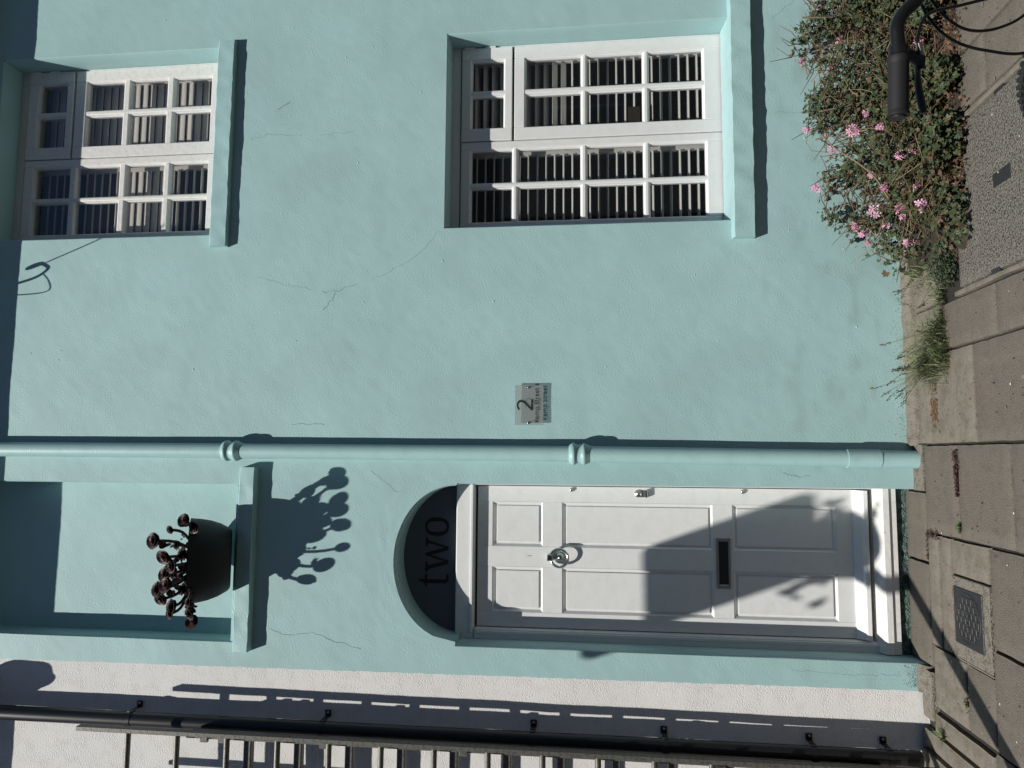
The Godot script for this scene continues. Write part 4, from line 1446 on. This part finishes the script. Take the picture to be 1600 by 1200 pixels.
# ------------------------------------------------------------------ things outside the frame whose shade falls into it
func build_street() -> void:
	# lamp post at the kerb, its flat lantern over the road, a hanging basket below
	var b = Vector3(-1.64, 0, 1.56)
	var t = thing("street_lamp", "slim grey street lamp with a flat lantern at the kerb", "street lamp", b)
	part("post", tubem([b + Vector3(0, -.02, 0), b + Vector3(0, 1.2, 0), b + Vector3(0, 4.09, 0)], [.052, .045, .034], 16), M.grey_metal, t)
	part("lantern", boxm(Vector3(-1.94, 4.07, 1.50), Vector3(-1.515, 4.14, 2.03), .02), M.grey_metal, t)
	part("bracket_arm", tubem(curve([b + Vector3(0, 3.62, 0), b + Vector3(.10, 3.72, .05), b + Vector3(.22, 3.66, .06), b + Vector3(.27, 3.55, .06)], 6), .012, 8), M.black_metal, t)
	var hb = thing("hanging_basket", "hanging basket of leafy plants on the street lamp bracket", "hanging basket", b + Vector3(.27, 3.2, .06))
	var c = b + Vector3(.10, 3.26, .05)
	part("basket", lathem(c, [[.02, -.15], [.11, -.10], [.15, 0], [.155, .01]], 20), M.black_metal, hb)
	part("chain", tubem([c + Vector3(0, .0, 0), b + Vector3(.10, 3.70, .05)], .006, 6), M.black_metal, hb)
	var st = start()
	for i in 260:
		var d = Vector3(rng.randfn(), rng.randfn() * .6, rng.randfn()) * .075
		lobed_leaf(st, c + Vector3(d.x, .03 + d.y, d.z), Vector3(rng.randfn(), 1, rng.randfn()).normalized(), rng.randf_range(.02, .04), Color(.05, .09, .03))
	part("foliage", done(st), M.leaf, hb).set_meta("kind", "stuff")
	# telephone cable with its bracket under the eave
	var z = .24
	var sh = func(x: float, y: float) -> Vector3:
		return Vector3(x - .6 * z, y + 1.65 * z, z)
	t = thing("telephone_cable", "black telephone cable on a bracket under the teal eave", "cable", Vector3(.9, 5.2, .2))
	var k0 = sh.call(1.08, 4.745)
	part("cable", tubem(curve([k0, k0 + Vector3(.004, .004, .03), k0 + Vector3(.01, .01, .20), k0 + Vector3(-.01, .09, .29), k0 + Vector3(-.3, .92, .79), k0 + Vector3(-2.7, 7.5, 4.8)], 6), .0036, 6), M.cable_black, t)
	part("cable", tubem(curve([sh.call(1.03, 4.75), sh.call(.985, 4.71), sh.call(.94, 4.695), sh.call(.918, 4.72), sh.call(.906, 4.80), sh.call(.90, 4.95)], 6), .0032, 6), M.cable_black, t)
	part("insulator", tubem(curve([sh.call(1.055, 4.85), sh.call(1.073, 4.80), sh.call(1.085, 4.755)], 5), [.006, .010, .012, .013, .014, .014, .013, .013, .012, .011, .010], 10), M.black_metal, t)
	part("hook", tubem(curve([sh.call(1.085, 4.755), sh.call(1.062, 4.715), sh.call(1.035, 4.735), sh.call(1.0, 4.80), sh.call(.965, 4.92)], 6), .0075, 8), M.black_metal, t)
	# terrace across the road, which the panes mirror
	for i in 4:
		var x0 = -9.0 + i * 4.6
		var cols = ["cream", "pale grey", "buff", "stone"]
		var h = thing("terraced_house", "plain %s terraced house across the road" % cols[i], "house", Vector3(x0 + 2.3, 0, 10), "houses across the road")
		part("wall", boxm(Vector3(x0, -.1, 9.2), Vector3(x0 + 4.58, 6.4, 13), .01), M.brick_far, h)
		var r = start()
		quad(r, Vector3(x0, 6.4, 9.0), Vector3(x0 + 4.58, 6.4, 9.0), Vector3(x0 + 4.58, 8.2, 11.5), Vector3(x0, 8.2, 11.5))
		quad(r, Vector3(x0, 6.4, 13.2), Vector3(x0 + 4.58, 6.4, 13.2), Vector3(x0 + 4.58, 8.2, 11.5), Vector3(x0, 8.2, 11.5))
		part("roof", done(r), M.slate, h)
		for w in [[.7, 1.0], [2.9, 1.0], [.7, 3.9], [2.9, 3.9]]:
			if w[0] == 2.9 and w[1] == 1.0:
				part("door", boxm(Vector3(x0 + 3.0, .1, 9.16), Vector3(x0 + 3.85, 2.2, 9.2), .01), M.black_metal, h)
				continue
			var wn = part("window", boxm(Vector3(x0 + w[0], w[1], 9.14), Vector3(x0 + w[0] + 1.05, w[1] + 1.5, 9.2), .01), M.white_paint, h)
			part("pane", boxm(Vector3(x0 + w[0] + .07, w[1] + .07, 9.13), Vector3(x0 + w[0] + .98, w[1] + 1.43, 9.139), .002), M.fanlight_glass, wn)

func _ready() -> void:
	rng.seed = 20240611
	# camera: held on its side, so the picture's right is down
	var cam = Camera3D.new()
	cam.name = "camera"
	add_child(cam)
	var right = Vector3(0.9954491, -0.00398756, 0.09521129)
	var up = Vector3(-0.00701694, 0.99334469, 0.11496563)
	var fwd = Vector3(0.09503606, 0.11511052, -0.98879609)
	cam.transform = Transform3D(Basis(-up, right, -fwd).orthonormalized(), Vector3(0, 1.55, 3.85))
	cam.fov = rad_to_deg(2.0 * atan(600.0 / 1150.0))
	cam.near = 0.05
	cam.far = 200.0
	cam.current = true
	var env = Environment.new()
	env.background_mode = Environment.BG_SKY
	var sky = Sky.new()
	var sm = ProceduralSkyMaterial.new()
	sm.sky_top_color = Color(.10, .20, .42).linear_to_srgb()
	sm.sky_horizon_color = Color(.36, .46, .58).linear_to_srgb()
	sm.sky_curve = .12
	sm.ground_bottom_color = Color(.1, .1, .1).linear_to_srgb()
	sm.ground_horizon_color = Color(.25, .27, .3).linear_to_srgb()
	sm.sun_angle_max = 3.0
	sky.sky_material = sm
	env.sky = sky
	env.background_energy_multiplier = 0.5
	env.tonemap_mode = Environment.TONE_MAPPER_LINEAR
	env.tonemap_exposure = 1.0
	env.sdfgi_enabled = true
	env.ssao_enabled = true
	env.ssil_enabled = true
	var we = WorldEnvironment.new()
	we.environment = env
	add_child(we)
	var sun = DirectionalLight3D.new()
	sun.name = "sun"
	add_child(sun)
	sun.look_at_from_position(Vector3.ZERO, Vector3(.6, -1.65, -1.0), Vector3.UP)
	sun.light_energy = 1.5
	sun.light_color = Color(1.0, .982, .95)
	sun.light_angular_distance = 0.53
	sun.shadow_enabled = true

	broad = noise(.012, 5, 3)
	fine = noise(.16, 6, 2)
	make_materials()
	build_ground()
	build_house()
	build_white_house()
	build_pipes()
	build_ladder()
	build_plaque()
	build_pot()
	build_bush()
	build_weeds()
	build_bicycle()
	build_street()
